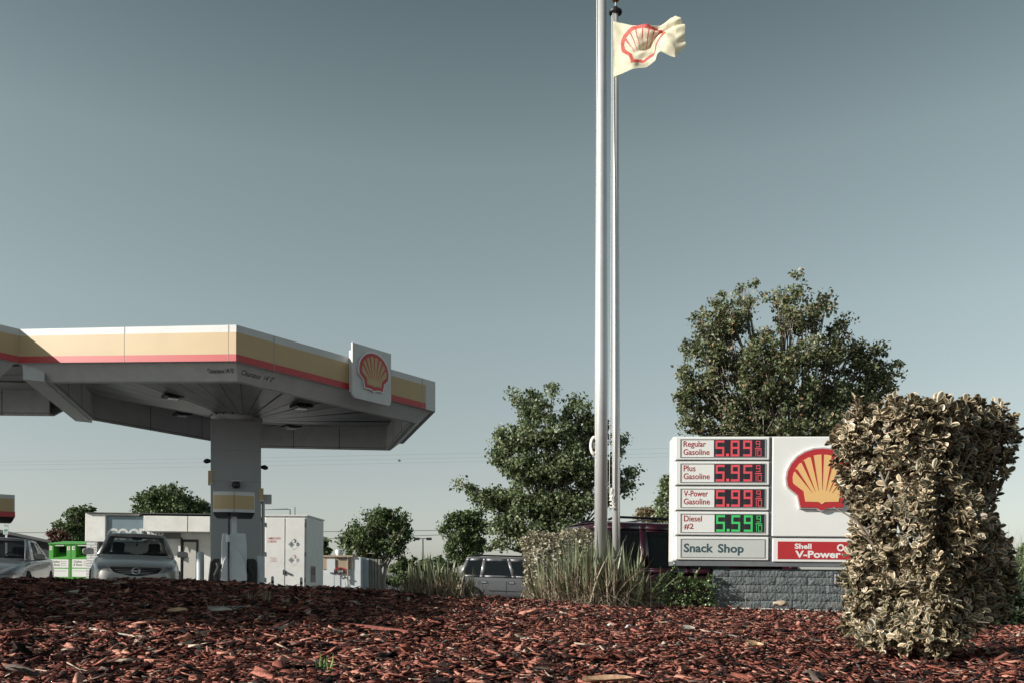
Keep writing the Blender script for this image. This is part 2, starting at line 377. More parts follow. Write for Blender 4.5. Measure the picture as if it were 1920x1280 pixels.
def canopy(c, label, faces, r=R1, beam=None):
    root = thing('fuel_canopy', label, 'canopy', (c[0], c[1], float(lot_z(c[0], c[1]))), group='hexagonal canopies over the pumps')
    for k in faces:
        a, b = hexv(c, r, k), hexv(c, r, k + 1)
        ua = a; ub = b
        mb = MB()
        wall(mb, a, b, .277, .885, .05, 0)
        pan = mb.build('fascia', M_white, root, world=True)
        n_ = (Vector(c) - (a + b) / 2).normalized() * -.006
        d = (b - a).normalized(); L = (b - a).length
        e1 = L - (.26 if (k == 0 and c is C1) else 0)
        pa, pb = a + n_, a + d * e1 + n_
        y = MB(); wall(y, pa, pb, .395, .762, .0055); y.build('yellow_band', M_yel, pan, world=True)
        y = MB(); wall(y, pa, pb, .279, .3945, .0055); y.build('red_band', M_red, pan, world=True)
        for t in ((.5, .965) if k == 5 else (.16, .74, .92)):
            sm = MB(); q = a + d * (L * t) + n_ * 1.5; wall(sm, q, q + d * .008, .28, .884, .003)
            sm.build('panel_joint', getmat('joint_grey', (.40, .37, .32), .7), pan, world=True)
    # lower lip, set back
    for k in range(6):
        if beam is not None and k == beam: continue
        a, b = hexv(c, r - .10, k), hexv(c, r - .10, k + 1); a2, b2 = hexv(c, r - .42, k), hexv(c, r - .42, k + 1)
        a3, b3 = hexv(c, r - .50, k), hexv(c, r - .50, k + 1)
        mb = MB(); mb.add([V3(a, .279), V3(b, .279), V3(b2, .035), V3(a2, .035), V3(a3, .035), V3(b3, .035), V3(a3, .07), V3(b3, .07), V3(a2, .07), V3(b2, .07), V3(a, .30), V3(b, .30)],
                          [(3, 2, 1, 0), (4, 5, 2, 3), (6, 7, 5, 4), (8, 9, 7, 6), (10, 11, 9, 8), (0, 3, 4, 6, 8, 10), (1, 11, 9, 7, 5, 2)])
        mb.build('soffit_lip', M_wshade, root, world=True)
        # inner upstand seen from below on the far sides
        a, b = hexv(c, r - .505, k), hexv(c, r - .505, k + 1)
        mb = MB(); wall(mb, a, b, .03, .62, .03); L = (b - a).length; d = (b - a).normalized()
        for t in (.33, .66):
            q = a + d * L * t; nn = Vector((-d.y, d.x)) * .034
            wall(mb, q + nn, q + nn + d * .012, .03, .6, .004, 1)
        nn = Vector((-d.y, d.x)) * .031
        wall(mb, a + nn, b + nn, .075, .085, .004, 1)
        mb.build('inner_fascia', [M_wshade, M_seam], root, world=True)
        # back fascia edge
        if k not in faces:
            a, b = hexv(c, r, k), hexv(c, r, k + 1)
            mb = MB(); wall(mb, a, b, .277, .885, .05); mb.build('fascia', M_white, root, world=True)
        a, b = hexv(c, r, k), hexv(c, r, k + 1); a2, b2 = hexv(c, r - .11, k), hexv(c, r - .11, k + 1)
        MB().quad(V3(a, .276), V3(b, .276), V3(b2, .278), V3(a2, .278)).build('soffit', M_wshade, root, world=True)
    # ceiling: six facets sloping down to the column, with radial seams
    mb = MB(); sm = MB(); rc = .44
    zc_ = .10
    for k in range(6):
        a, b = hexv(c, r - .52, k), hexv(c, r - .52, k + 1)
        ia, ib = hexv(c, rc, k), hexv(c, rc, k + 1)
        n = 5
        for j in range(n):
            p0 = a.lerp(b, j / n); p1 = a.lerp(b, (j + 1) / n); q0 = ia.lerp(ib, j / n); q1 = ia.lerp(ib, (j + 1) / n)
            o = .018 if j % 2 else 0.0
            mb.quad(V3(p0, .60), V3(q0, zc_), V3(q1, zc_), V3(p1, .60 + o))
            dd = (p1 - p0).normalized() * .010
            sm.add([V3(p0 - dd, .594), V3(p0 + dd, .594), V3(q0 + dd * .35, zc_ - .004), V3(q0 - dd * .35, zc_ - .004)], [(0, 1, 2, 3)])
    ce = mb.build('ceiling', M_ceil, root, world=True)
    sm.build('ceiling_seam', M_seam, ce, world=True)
    top = MB(); top.add([V3(hexv(c, r - .05, k), .86) for k in range(6)], [(0, 1, 2, 3, 4, 5)])
    top.build('roof_deck', M_wshade, root, world=True)
    # bowl + column
    zc0 = zlip(*c)
    bw = MB().lathe([(.20, -.12), (.40, -.055), (.50, .02), (.53, .10), (.50, .14)], 40, 0, Matrix.Translation((c[0] - .17, c[1], zc0)))
    for k in range(18):
        t = k / 18 * 6.283
        bw.box(-.012, .012, -.012, .012, .10, .13, 1, Matrix.Translation((c[0] - .17 + .545 * math.cos(t), c[1] + .545 * math.sin(t), zc0)))
    bw.build('column_collar', [M_wshade, M_black], root, world=True, auto=True)
    return root
A, B = hexv(C1, R1, 0), hexv(C1, R1, 1)
can = canopy(C1, 'white hexagonal canopy on a square column with a shell emblem panel on its right side', (5, 0))
can2 = canopy(C2, 'second hexagonal canopy joined behind the left edge of the photo, its fascia in shade', (0, 1, 5), beam=1)
# connecting beam between the two canopies
bm_ = MB(); a, b = hexv(C1, R1 - .05, 4), hexv(C1, R1 - .05, 5)
wall(bm_, a, b, 0, .6, .35); bm_.build('beam', M_wshade, can, world=True)
M_col = mat('column_paint', (.33, .335, .35), .5, noise=(1.2, .08))
def column(root, c):
    gz = float(lot_z(*c)) - .1; zt = zlip(*c) - .02
    ang = math.atan2(-c[0], c[1])
    M = Matrix.Translation((c[0] - .17, c[1], 0)) @ Matrix.Rotation(ang, 4, 'Z')
    col = MB().box(-.51, .51, -.5, .5, gz, zt, 0, M).build('column', M_col, root, world=True, bevel=.012)
    for z in (1.96, 2.62): MB().box(-.512, .512, -.502, .502, z, z + .008, 0, M).build('panel_line', getmat('column_joint', (.22, .22, .23), .6), col, world=True)
    return M, col
MC, col = column(can, C1)
column(can2, C2)
# fixtures on the column
def fixture(z, x, y, name, parent, M):
    b = MB(); T = M @ Matrix.Translation((x, y, z))
    b.lathe([(.02, .09), (.065, .075), (.085, .02), (.085, -.02), (.05, -.06), (.02, -.065)], 16, 0, T)
    b.box(-.10, .10, -.035, .035, .085, .10, 1, T)
    return b.build(name, [M_black, M_wshade], parent, world=True, auto=True)
fixture(Zz(909, 18.05), 0, -.58, 'camera_dome', col, MC)
for (px, py, s) in ((391, 865, -1), (491, 873, 1)):
    b = MB(); T = MC @ Matrix.Translation((s * .60, -.3, Zz(py, 18.3)))
    b.tube([(-s * .09, 0, 0), (-s * .02, 0, 0), (s * .02, 0, -.01), (s * .06, 0, -.01)], [.03, .055, .05, .02], 10, 0, T)
    b.build('flood_light', M_black, col, world=True)
for (py0, py1, s) in ((883, 906, -1), (913, 935, 1)):
    b = MB(); T = MC @ Matrix.Translation((s * .515, -.42, 0))
    b.box(-.045, .045, -.10, .10, Zz(py1, 18.1), Zz(py0, 18.1), 0, T); b.box(-.047, .047, -.102, .102, Zz(py1, 18.1) - .03, Zz(py1, 18.1), 1, T)
    b.build('pump_number_flag', [M_yel, M_white], col, world=True)
b = MB(); b.box(.52, .74, -.1, .3, Zz(938, 18.2), Zz(922, 18.2), 0, MC); b.build('junction_box', M_wshade, col, world=True)
b = MB(); T = MC @ Matrix.Translation((.56, -.2, 0)); b.tube([(0, 0, lot_z(*C1)), (0, 0, Zz(936, 18.2))], .035, 8, 0, T); b.build('conduit', M_white, col, world=True)
# ceiling lights
M_lens = mat('light_lens', (.55, .56, .56), .25)
for (x, y) in ((-6.95, 17.5), (-4.39, 17.8), (-7.8, 20.2), (-5.3, 20.5), (-9.9, 16.4), (-12.2, 17.9)):
    cc = C1 if x > -9 else C2; rr = math.hypot(x - cc[0], y - cc[1])
    z = zlip(x, y) + .10 + .50 * (rr - .44) / (3.75 - .44)
    T = Matrix.Translation((x, y, z)) @ Matrix.Rotation(.6, 4, 'Z')
    b = MB().box(-.17, .17, -.17, .17, -.04, .0, 0, T)
    for sx in (-1, 1): b.box(sx * .17 - .02, sx * .17 + .02, -.19, .19, -.03, .01, 0, T)
    o = b.build('ceiling_light', M_black, can if x > -9 else can2, world=True)
    MB().box(-.11, .11, -.11, .11, -.065, -.041, 0, T).build('lens', M_lens, o, world=True, bevel=.01)
# clearance lettering on the lip
def lipM(k, c=C1):
    a, b = hexv(c, R1 - .42, k), hexv(c, R1 - .42, k + 1); d = (b - a).normalized()
    za, zb = zlip(*a) + .035, zlip(*b) + .035; L = (b - a).length
    ex = Vector((d.x, d.y, (zb - za) / L)).normalized(); n = Vector((d.y, -d.x, 0))
    ez = (n * .277 + Vector((0, 0, .244))).normalized(); ey = -(n * .244 - Vector((0, 0, .277))).normalized()
    M = Matrix(((ex.x, ey.x, ez.x, a.x), (ex.y, ey.y, ez.y, a.y), (ex.z, ey.z, ez.z, za), (0, 0, 0, 1)))
    return M, L
M, L = lipM(5); text_mb("Clearance 14' 0\"", L - .46, .17, L + .05, .27, off=.004, y=-.006, M=M).build('clearance_lettering', M_txt, can, world=True)
M, L = lipM(0); text_mb("Clearance  14' 0\"", .0, .15, .62, .26, off=.004, y=-.006, M=M).build('clearance_lettering', M_txt, can, world=True)
# emblem panel on the right fascia
def panel():
    d = (B - A).normalized(); n = Vector((d.y, -d.x))
    p = A + d * (.508 * R1) + n * .17; w = .90
    zb = zlip(p.x, p.y) + .11
    sl = (zlip(B.x, B.y) - zlip(A.x, A.y)) / R1
    M = Matrix(((d.x, -n.x, 0, p.x), (d.y, -n.y, 0, p.y), (sl, 0, 1, zb), (0, 0, 0, 1)))
    h = 1.02; r = .09
    pts = [(r, 0)] + [(w - r, 0)]
    def arc(cx, cz, a0, a1): return [(cx + r * math.cos(math.radians(a0 + (a1 - a0) * i / 5)), cz + r * math.sin(math.radians(a0 + (a1 - a0) * i / 5))) for i in range(6)]
    pts = arc(w - r, r, -90, 0) + [(w, h), (0, h)] + arc(r, r, 180, 270)
    b = MB().prism(pts, 0, .05, 0, M)
    b.box(.03, w - .03, .05, .16, .12, h - .12, 0, M)
    o = b.build('emblem_panel', M_white, can, world=True, bevel=.008)
    sc = lambda poly, k=1.0: ccw([(.46 + x * .68 * k, .17 + (.5 + (z - .5) * k) * .74) for x, z in poly])
    MB().prism(sc(EMB_OUT, 1.06), -.045, -.001, 0, M).build('emblem_rim', M_alum, o, world=True)
    e = MB().prism(sc(EMB_OUT), -.05, -.0455, 0, M).build('emblem', M_red, o, world=True)
    return M, o, sc
Mp, pan, scp = panel()
MB().prism(scp(EMB_IN), -.054, -.0505, 0, Mp).build('shell_field', M_yel, pan, world=True)
rb = MB()
for q in RAYS: rb.prism(scp(q), -.058, -.0545, 0, Mp)
rb.build('shell_rib', M_red, pan, world=True)

# ------------------------------------------------------------------ dispensers
M_disp = mat('dispenser_white', (.60, .63, .65), .4, noise=(5, .06))
M_hose = mat('hose_rubber', (.012, .012, .013), .5)
def dispenser(loc, rz, label, hw=.37):
    g = thing('fuel_dispenser', label, 'fuel pump', loc, (0, 0, rz), 'pumps under the canopies')
    # local: camera side is -y (narrow end of the pump)
    pr = [(-.225, 0), (.225, 0), (.225, 1.30), (.205, 1.56), (-.205, 1.56), (-.225, 1.30)]
    MB().prism(pr, -.45, .45).build('body', M_disp, g, bevel=.02)
    sh = [(-.23, .0), (.23, .0), (.23, .72), (.19, .98), (.11, 1.16), (0, 1.24), (-.11, 1.16), (-.19, .98), (-.23, .72)]
    MB().prism(sh, -.50, -.452).build('end_panel', M_white if False else M_disp, g, bevel=.01)
    for s in (-1, 1):
        q = [(s * .232, .1), (s * .50, .1), (s * .42, .98), (s * .36, 1.04), (s * .232, 1.04)]
        MB().prism(ccw(q), -.40, .40).build('hose_bay', M_black, g, bevel=.02)
        b = MB(); b.tube([(s * .30, -.44, .95), (s * .27, -.47, .86), (s * .34, -.48, .7), (s * .31, -.46, .5)], [.03, .035, .022, .014], 8)
        b.tube([(s * .31, -.46, .55), (s * .42, -.47, .3), (s * .36, -.46, .12)], .014, 8)
        b.build('nozzle', M_hose, g)
    MB().box(-.05, .05, -.05, .05, 1.5, 2.0).build('header_post', M_disp, g)
    MB().tube([(-.09, -.51, .0), (-.10, -.515, .9), (-.09, -.515, 1.5), (-.09, -.40, 1.9), (-.09, -.2, 1.97)], .018, 8).build('hose', M_hose, g)
    MB().tube([(-.10, -.518, 1.38), (-.10, -.518, 1.52)], .035, 10).build('hose_coupling', M_disp, g)
    # curved header: white band, yellow band, dark underside
    def hd(z0, z1, e, mi, b, t0=-1.0, t1=1.0):
        fn = lambda u, v: ((t0 + (t1 - t0) * u) * hw, -.36 - e + .10 * (t0 + (t1 - t0) * u) ** 2, z0 + (z1 - z0) * v)
        b.grid(fn, 14, 1, mi)
    b = MB(); hd(2.0, 2.42, 0, 0, b)
    b.grid(lambda u, v: ((u * 2 - 1) * hw, (-.36 + .10 * (u * 2 - 1) ** 2) * (1 - v) + v * .36, 2.42), 14, 1, 0)
    b.grid(lambda u, v: ((u * 2 - 1) * (hw - .06 * v), (-.36 + .10 * (u * 2 - 1) ** 2) * (1 - v) + v * .2, 2.0 - .10 * math.sin(v * 1.57)), 14, 4, 1)
    for s in (-1, 1): b.add([(s * hw, -.26, 2.0), (s * hw, .36, 2.0), (s * hw, .36, 2.42), (s * hw, -.26, 2.42)], [(0, 1, 2, 3)], 0)
    b.add([(-hw, .36, 2.0), (hw, .36, 2.0), (hw, .36, 2.42), (-hw, .36, 2.42)], [(0, 1, 2, 3)], 0)
    h = b.build('header', [M_white, M_black], g)
    b = MB(); hd(2.065, 2.345, .004, 0, b, -.97, .97); b.build('yellow_band', M_yel, h)
    b = MB(); b.box(-.003, .003, -.367, -.362, 2.0, 2.42); b.build('header_joint', M_seam, h)
    return g
gz = float(lot_z(X(439, 16.2), 16.2))
dd = dispenser((X(439, 16.2), 16.2, gz), .31, 'white fuel dispenser with yellow curved header standing in front of the canopy column')
dd.scale = (1, 1, (Zz(922, 16.0) - gz) / 2.42)
d2 = dispenser((X(-66, 16.0), 16.0, Zz(925, 16) - 2.42), .57, 'fuel dispenser cut by the left edge, only its yellow and red header end showing', .80)
b = MB(); b.grid(lambda u, v: ((2 * u - 1) * .80, -.368 + .10 * (2 * u - 1) ** 2, 2.0 + .10 * v), 14, 1); b.box(.78, .805, -.27, .3, 2.0, 2.10); b.build('red_band', M_red, d2)
b = MB(); b.box(-4.2, .9, -1.2, 1.2, -.25, .0, 0); 
tag(MB().box(-6.9, -4.2, 15.5, 19.6, -.9, float(lot_z(-5.5, 17)) + .12).build('pump_island', mat('concrete', (.38, .37, .35), .85, noise=(6, .25), bump=(40, .4)), None, bevel=.03), kind='structure')
# bollards
M_boll = mat('bollard_paint', (.46, .50, .53), .5, noise=(5, .1))
for (px, Y, yt, r, lab) in ((375.5, 16.0, 1033, .068, 'grey blue bollard left of the dispenser, before the pale door'), (488, 16.0, 1040, .070, 'grey blue bollard between the canopy column and the white cabinet')):
    t = thing('bollard', lab, 'bollard', (X(px, Y), Y, float(lot_z(X(px, Y), Y))), group='bollards by the pump island')
    h = Zz(yt, Y) - t.location.z
    MB().lathe([(r, -.1), (r, h - .05), (r * .92, h - .025), (r * .7, h - .006), (.01, h)], 24).build('post', M_boll, t, smooth=False, auto=True)
    MB().lathe([(r * 1.7, 0), (r * 1.7, .02), (r * 1.05, .03)], 20).build('base_plate', M_alum, t)
for (px, yt, lab) in ((511, 1079, 'short white guard post before the left door of the cabinet'), (565, 1081, 'short white guard post before the right door of the cabinet')):
    t = thing('guard_post', lab, 'post', (X(px, 19), 19, float(lot_z(X(px, 19), 19))), group='guard posts before the cabinet')
    h = Zz(yt, 19) - t.location.z
    MB().lathe([(.03, -.05), (.03, h - .03), (.02, h - .005), (.003, h)], 16).build('post', M_white, t, auto=True)
    MB().lathe([(.031, h - .16), (.0315, h - .10)], 16).build('reflective_band', M_seam, t)

# ------------------------------------------------------------------ white cabinet
M_cab = mat('cabinet_paint', (.82, .82, .80), .5, noise=(2, .10))
M_rtxt = mat('faded_red_lettering', (.62, .16, .13), .7)
M_rfade = mat('very_faded_red', (.72, .50, .46), .7)
M_gr = mat('diamond_grey', (.22, .27, .28), .6)
cY = 24.0; cx0, cx1 = X(493.5, cY), X(574, cY); cz0 = float(lot_z(cx0, cY)); ct = Zz(966, cY)
cb = thing('equipment_cabinet', 'tall white steel cabinet with double doors, red flammable vapors warning and hazard diamonds', 'cabinet', (cx0, cY, cz0), (0, .008, 0))
W_ = cx1 - cx0; H_ = ct - cz0
def cz(py): return Zz(py, cY) - cz0
def cxx(px): return X(px, cY) - cx0
MB().box(0, W_, 0, 2.15, 0, H_).build('shell', M_cab, cb, bevel=.01)
MB().box(-.03, W_ + .03, -.04, 2.19, H_, H_ + .035).build('roof', M_cab, cb)
for i, (a, b_) in enumerate(((497, 533.5), (535.5, 571))):
    d = MB().box(cxx(a), cxx(b_), -.035, -.002, .10, H_ - .06).build('door', M_cab, cb, bevel=.006)
    for z in (.35, H_ * .5, H_ - .25):
        hx = cxx(a) - .012 if i == 0 else cxx(b_) + .012
        MB().box(hx - .016, hx + .016, -.05, -.02, z - .06, z + .06).build('hinge', M_seam, d)
b = MB(); b.box(cxx(532), cxx(536.5), -.07, -.036, cz(1072), cz(1070)); b.box(cxx(531), cxx(533.4), -.065, -.036, cz(1076), cz(1067)); b.lathe([(.03, 0), (.03, .05)], 12, 0, Matrix.Translation((cxx(535.6), -.08, cz(1073))))
b.build('latch', M_seam, cb)
text_mb("FLAMMABLE VAPORS\nNO SMOKING", cxx(502), cz(1016), cxx(526), cz(1006), off=.01, y=-.038).build('warning_lettering', M_rtxt, cb)
b = MB()
random.seed(3)
for i in range(5):
    for j in range(6):
        if random.random() < .72: b.box(cxx(507) + j * .032, cxx(507) + j * .032 + .024, -.0385, -.0375, cz(1052) + i * .028, cz(1052) + i * .028 + .016)
b.build('faded_notice', M_rfade, cb)
def diamond(cx_, cz_, r, fade, parent):
    ol = MB()
    for s in (0, 1):
        pass
    P4 = [(0, -r), (r, 0), (0, r), (-r, 0)]
    for i in range(4):
        a, c = Vector(P4[i]), Vector(P4[(i + 1) % 4]); a2, c2 = a * .945, c * .945
        ol.add([(cx_ + q.x, -.038, cz_ + q.y) for q in (a, c, c2, a2)], [(0, 1, 2, 3)], 0)
    o = ol.build('hazard_diamond', M_rfade if fade else M_gr, parent)
    MB().prism([(cx_ - r * .95, cz_), (cx_ - r * .48, cz_ - r * .46), (cx_ - r * .02, cz_), (cx_ - r * .48, cz_ + r * .46)], -.0395, -.0375).build('grey_quarter', M_gr, o)
    tm = M_gr if fade else M_txt
    text_mb('3', cx_ - .10 * r, cz_ + .28 * r, cx_ + .30 * r, cz_ + .85 * r, off=.012 if not fade else 0, y=-.0395).build('digit', M_rtxt if fade else tm, o)
    text_mb('0', cx_ + .38 * r, cz_ - .30 * r, cx_ + .76 * r, cz_ + .28 * r, off=.012 if not fade else 0, y=-.0395).build('digit', tm, o)
    if not fade: text_mb('2', cx_ - .58 * r, cz_ - .16 * r, cx_ - .38 * r, cz_ + .2 * r, off=.01, y=-.041).build('digit', M_txt, o)
diamond(cxx(551.5), cz(1019), .165, False, cb); diamond(cxx(551.5), cz(1048.5), .165, True, cb)
M_ = Matrix.Translation((W_ + .002, .5, 0)) @ Matrix.Rotation(math.radians(90), 4, 'Z')
MB().box(0, .62, -.004, 0, .28, .75, 0, M_).build('side_notice', mat('notice_pink', (.34, .24, .25), .6), cb)
text_mb('NO SMOKING\nSTOP ENGINE', .06, .5, .56, .68, y=-.006, M=M_).build('side_notice_lettering', M_seam, cb)
# pipe on roof of the cabinet
pv = thing('vent_pipe', 'thin vent pipe bent level above the white cabinet roof', 'pipe', (cx0 + .5, cY + .6, cz0 + H_))
MB().tube([(.10, 0, 0), (.10, 0, .22), (.02, 0, .235), (-.75, 0, .215), (-.75, 0, -2)], .016, 8).build('pipe', M_seam, pv)
MB().tube([(.24, 0, 0), (.24, 0, .30)], .012, 8).build('stub', M_seam, pv)

# ------------------------------------------------------------------ small building with the red half-round picture
bY = 42.0
M_tan = mat('tan_stucco', (.42, .33, .24), .85, noise=(3, .15)); M_stw = mat('white_stucco', (.66, .68, .70), .85, noise=(2, .10), bump=(30, .3))
M_tang = mat('weathered_fence_board', (.30, .28, .25), .85, noise=(4, .25))
bx = lambda px: X(px, bY) ; bzz = lambda py: Zz(py, bY)
g0 = float(lot_z(bx(640), bY))
sb = thing('storage_building', 'small white and tan building behind the cabinet with a red and black half round picture', 'building', (bx(604), bY, g0))
b = MB().box(bx(604), bx(676), bY, bY + 5, g0, bzz(1043.5)); b.build('wall', M_stw, sb, world=True)
MB().box(bx(604), bx(662), bY - .1, bY + 5, bzz(1043.3), bzz(1040)).build('roof_edge', M_tan, sb, world=True)
MB().box(bx(604), bx(661), bY - .04, bY - .002, bzz(1066), bzz(1043.6)).build('tan_panel', M_tan, sb, world=True)
MB().box(bx(614), bx(629), bY - .09, bY - .042, bzz(1072), bzz(1047)).build('shutter', M_stw, sb, world=True)
MB().box(bx(628), bx(650), bY - .14, bY - .044, bzz(1045), bzz(1043.4)).build('awning_rail', M_black, sb, world=True)
MB().box(bx(651.5), bx(653.5), bY - .1, bY - .044, bzz(1092), bzz(1043.6)).build('post', M_tan, sb, world=True)
dcx, dcz = bx(638.8), bzz(1073.7)
hc = lambda r: [(dcx - r, dcz)] + [(dcx + r * math.cos(a), dcz + r * math.sin(a)) for a in np.linspace(0, math.pi, 15)]
o = MB().prism(hc(.30), bY - .10, bY - .045).build('round_picture', M_red, sb, world=True)
MB().prism(hc(.25), bY - .105, bY - .1005).build('black_field', M_black, o, world=True)
text_mb('Grill', dcx - .13, dcz + .04, dcx + .13, dcz + .17, y=bY - .108, off=.01).build('picture_lettering', M_white, o, world=True)
MB().tube([(bx(627.5), bY - .1, g0), (bx(627.5), bY - .1, bzz(1066)), (bx(631), bY - .1, bzz(1079))], .012, 6).build('cable', M_black, sb, world=True)
b = MB(); b.tube([(bx(645), bY - .1, bzz(1084)), (bx(648), bY - .15, bzz(1080)), (bx(650), bY - .1, bzz(1083))], .04, 8); b.build('tap', M_black, sb, world=True)
MB().box(bx(676.3), bx(687), bY + .6, bY + 5, g0, bzz(1046)).build('side_wall', mat('blue_grey_stucco', (.42, .47, .52), .85), sb, world=True)
fn_ = thing('board_fence', 'weathered tan board fence against the right end of the small building', 'fence', (bx(687), bY + .8, g0))
MB().box(bx(687.3), bx(706), bY + .8, bY + .9, g0, bzz(1049)).build('board_panel', M_tang, fn_, world=True)
for px in (688, 693, 698.5, 704.5): MB().box(bx(px), bx(px) + .1, bY + .74, bY + .8, g0, bzz(1046.5)).build('post', M_tang, fn_, world=True)
MB().box(bx(687.3), bx(706), bY + .73, bY + .8, bzz(1068), bzz(1066)).build('rail', M_tang, fn_, world=True)
rv = thing('roof_vent', 'round galvanised vent on the roof of the small building', 'vent', (bx(628.5), bY + 1, bzz(1040)))
MB().lathe([(.17, 0), (.17, .08), (.215, .10), (.215, .27), (.19, .30), (.02, .31)], 24).build('cap', mat('galvanised', (.55, .56, .56), .4, .6), rv, auto=True)

# ------------------------------------------------------------------ shop building on the left
sY = 29.0; ax = lambda px: X(px, sY); az = lambda py: Zz(py, sY); gs = float(lot_z(ax(280), sY))
M_shop = mat('shop_stucco', (.80, .79, .76), .8, noise=(1.2, .16), bump=(25, .3), dark=(.62, .60, .56)); M_blue = mat('blue_sign_panel', (.20, .27, .31), .35, noise=(.7, .3))
M_brw = mat('painted_brick', (.70, .70, .69), .8)
n = M_brw.node_tree; br = n.nodes.new('ShaderNodeTexBrick'); br.inputs['Scale'].default_value = 1.0
br.inputs['Color1'].default_value = (.72, .72, .71, 1); br.inputs['Color2'].default_value = (.62, .62, .61, 1); br.inputs['Mortar'].default_value = (.30, .30, .30, 1)
br.inputs['Mortar Size'].default_value = .012; br.inputs['Brick Width'].default_value = .3; br.inputs['Row Height'].default_value = .085
mp = n.nodes.new('ShaderNodeMapping'); mp.inputs['Rotation'].default_value = (math.radians(-90), 0, 0); tc = n.nodes.new('ShaderNodeTexCoord')
n.links.new(tc.outputs['Object'], mp.inputs[0]); n.links.new(mp.outputs[0], br.inputs['Vector']); n.links.new(br.outputs[0], n.nodes['Principled BSDF'].inputs['Base Color'])
sh = thing('shop_building', 'low white shop with a blue sign band, behind the silver sedan', 'building', (ax(160), sY, gs), (0, .012, 0))
L_ = lambda px, d=0: X(px, sY - d) - ax(160); Z_ = lambda py, d=0: Zz(py, sY - d) - gs
MB().box(L_(197.5), L_(470), .0, 8, 0, Z_(968)).build('wall', M_shop, sh)
MB().box(L_(158, .42), L_(196.5, .42), -.42, 8, Z_(1014, .42), Z_(961, .42)).build('end_block', M_shop, sh, bevel=.02)
MB().box(L_(196.6, .42), L_(267, .35), -.35, -.003, Z_(1014), Z_(966, .35)).build('sign_band', M_blue, sh)
MB().box(L_(197), L_(267), -.4, 0, Z_(965.8), Z_(962.5)).build('cornice', M_shop, sh)
MB().box(L_(267.3, .9), L_(470), -.9, -.003, Z_(993, .9), Z_(964, .9)).build('fascia', M_shop, sh, bevel=.01)
MB().box(L_(157, .5), L_(470), -.5, 8.1, Z_(961, .42) + .003, Z_(959, .5)).build('roof_edge', M_seam, sh)
for px in (349.5, 392): MB().box(L_(px, .9), L_(px, .9) + .02, -.903, -.9, Z_(993, .9), Z_(964, .9)).build('fascia_joint', M_seam, sh)
b = MB(); xx = L_(199, .35)
for ch, w in (('G', .44), ('O', .46), ('O', .46), ('D', .44), ('W', .62)):
    text_mb(ch, xx, Z_(1012), xx + w * .86, Z_(988.5, .35), y=-.36, off=.03, mb=b); xx += w * .86 + .0 if False else w * .80
for _ in (0,): b.build('sign_lettering', M_white, sh)
dr = MB().box(L_(341), L_(371), -.05, -.003, 0, Z_(1008)).build('door', M_seam, sh)
MB().box(L_(345), L_(368), -.07, -.052, .05, Z_(1013)).build('door_panel', mat('door_beige', (.50, .48, .44), .6), dr)
MB().box(L_(339.5), L_(341), -.09, -.003, 0, Z_(1005)).build('door_trim', M_seam, dr)
MB().box(L_(344), L_(345), -.13, -.07, 1.0, 1.2).build('handle', M_black, dr)
MB().box(L_(290), L_(338), -.02, -.003, Z_(1007), Z_(993.5)).build('grey_strip', mat('grey_trim', (.20, .20, .21), .7), sh)
by_ = sY - 1.3; bxx = lambda px: X(px, by_)
bw = thing('brick_wall', 'white painted brick wall between the green bins and the silver sedan', 'wall', (bxx(162), by_, gs))
MB().box(0, bxx(184) - bxx(162), 0, .3, 0, Zz(1014.5, by_) - gs).build('brickwork', M_brw, bw)
MB().box(bxx(184.5) - bxx(162), bxx(188) - bxx(162), -.1, .2, 0, Zz(1014.5, by_) - gs).build('downpipe', M_seam, bw)
# dark building far left
db = thing('dark_roofed_building', 'long dark low building behind the grey sedan and the green bins', 'building', (X(40, 44), 44, -1.05))
MB().add([P(-120, 970, 44), P(96, 1015, 44), P(96, 1110, 44), P(-120, 1110, 44), P(-120, 978, 52), P(96, 1020, 52), P(96, 1105, 52), P(-120, 1105, 52)],
         [(3, 2, 1, 0), (0, 1, 5, 4), (4, 5, 6, 7), (1, 2, 6, 5), (0, 4, 7, 3)]).build('wall', mat('dark_wall', (.035, .033, .035), .8), db, world=True)
MB().add([P(-120, 966, 43.4), P(97, 1012.5, 43.4), P(97, 1017.5, 43.4), P(-120, 973, 43.4), P(-120, 967, 52), P(97, 1013.5, 52), P(97, 1019, 52), P(-120, 975, 52)],
         [(3, 2, 1, 0), (0, 1, 5, 4), (4, 5, 6, 7), (3, 7, 6, 2), (1, 2, 6, 5)]).build('roof', mat('dark_roofing', (.06, .062, .066), .7), db, world=True)
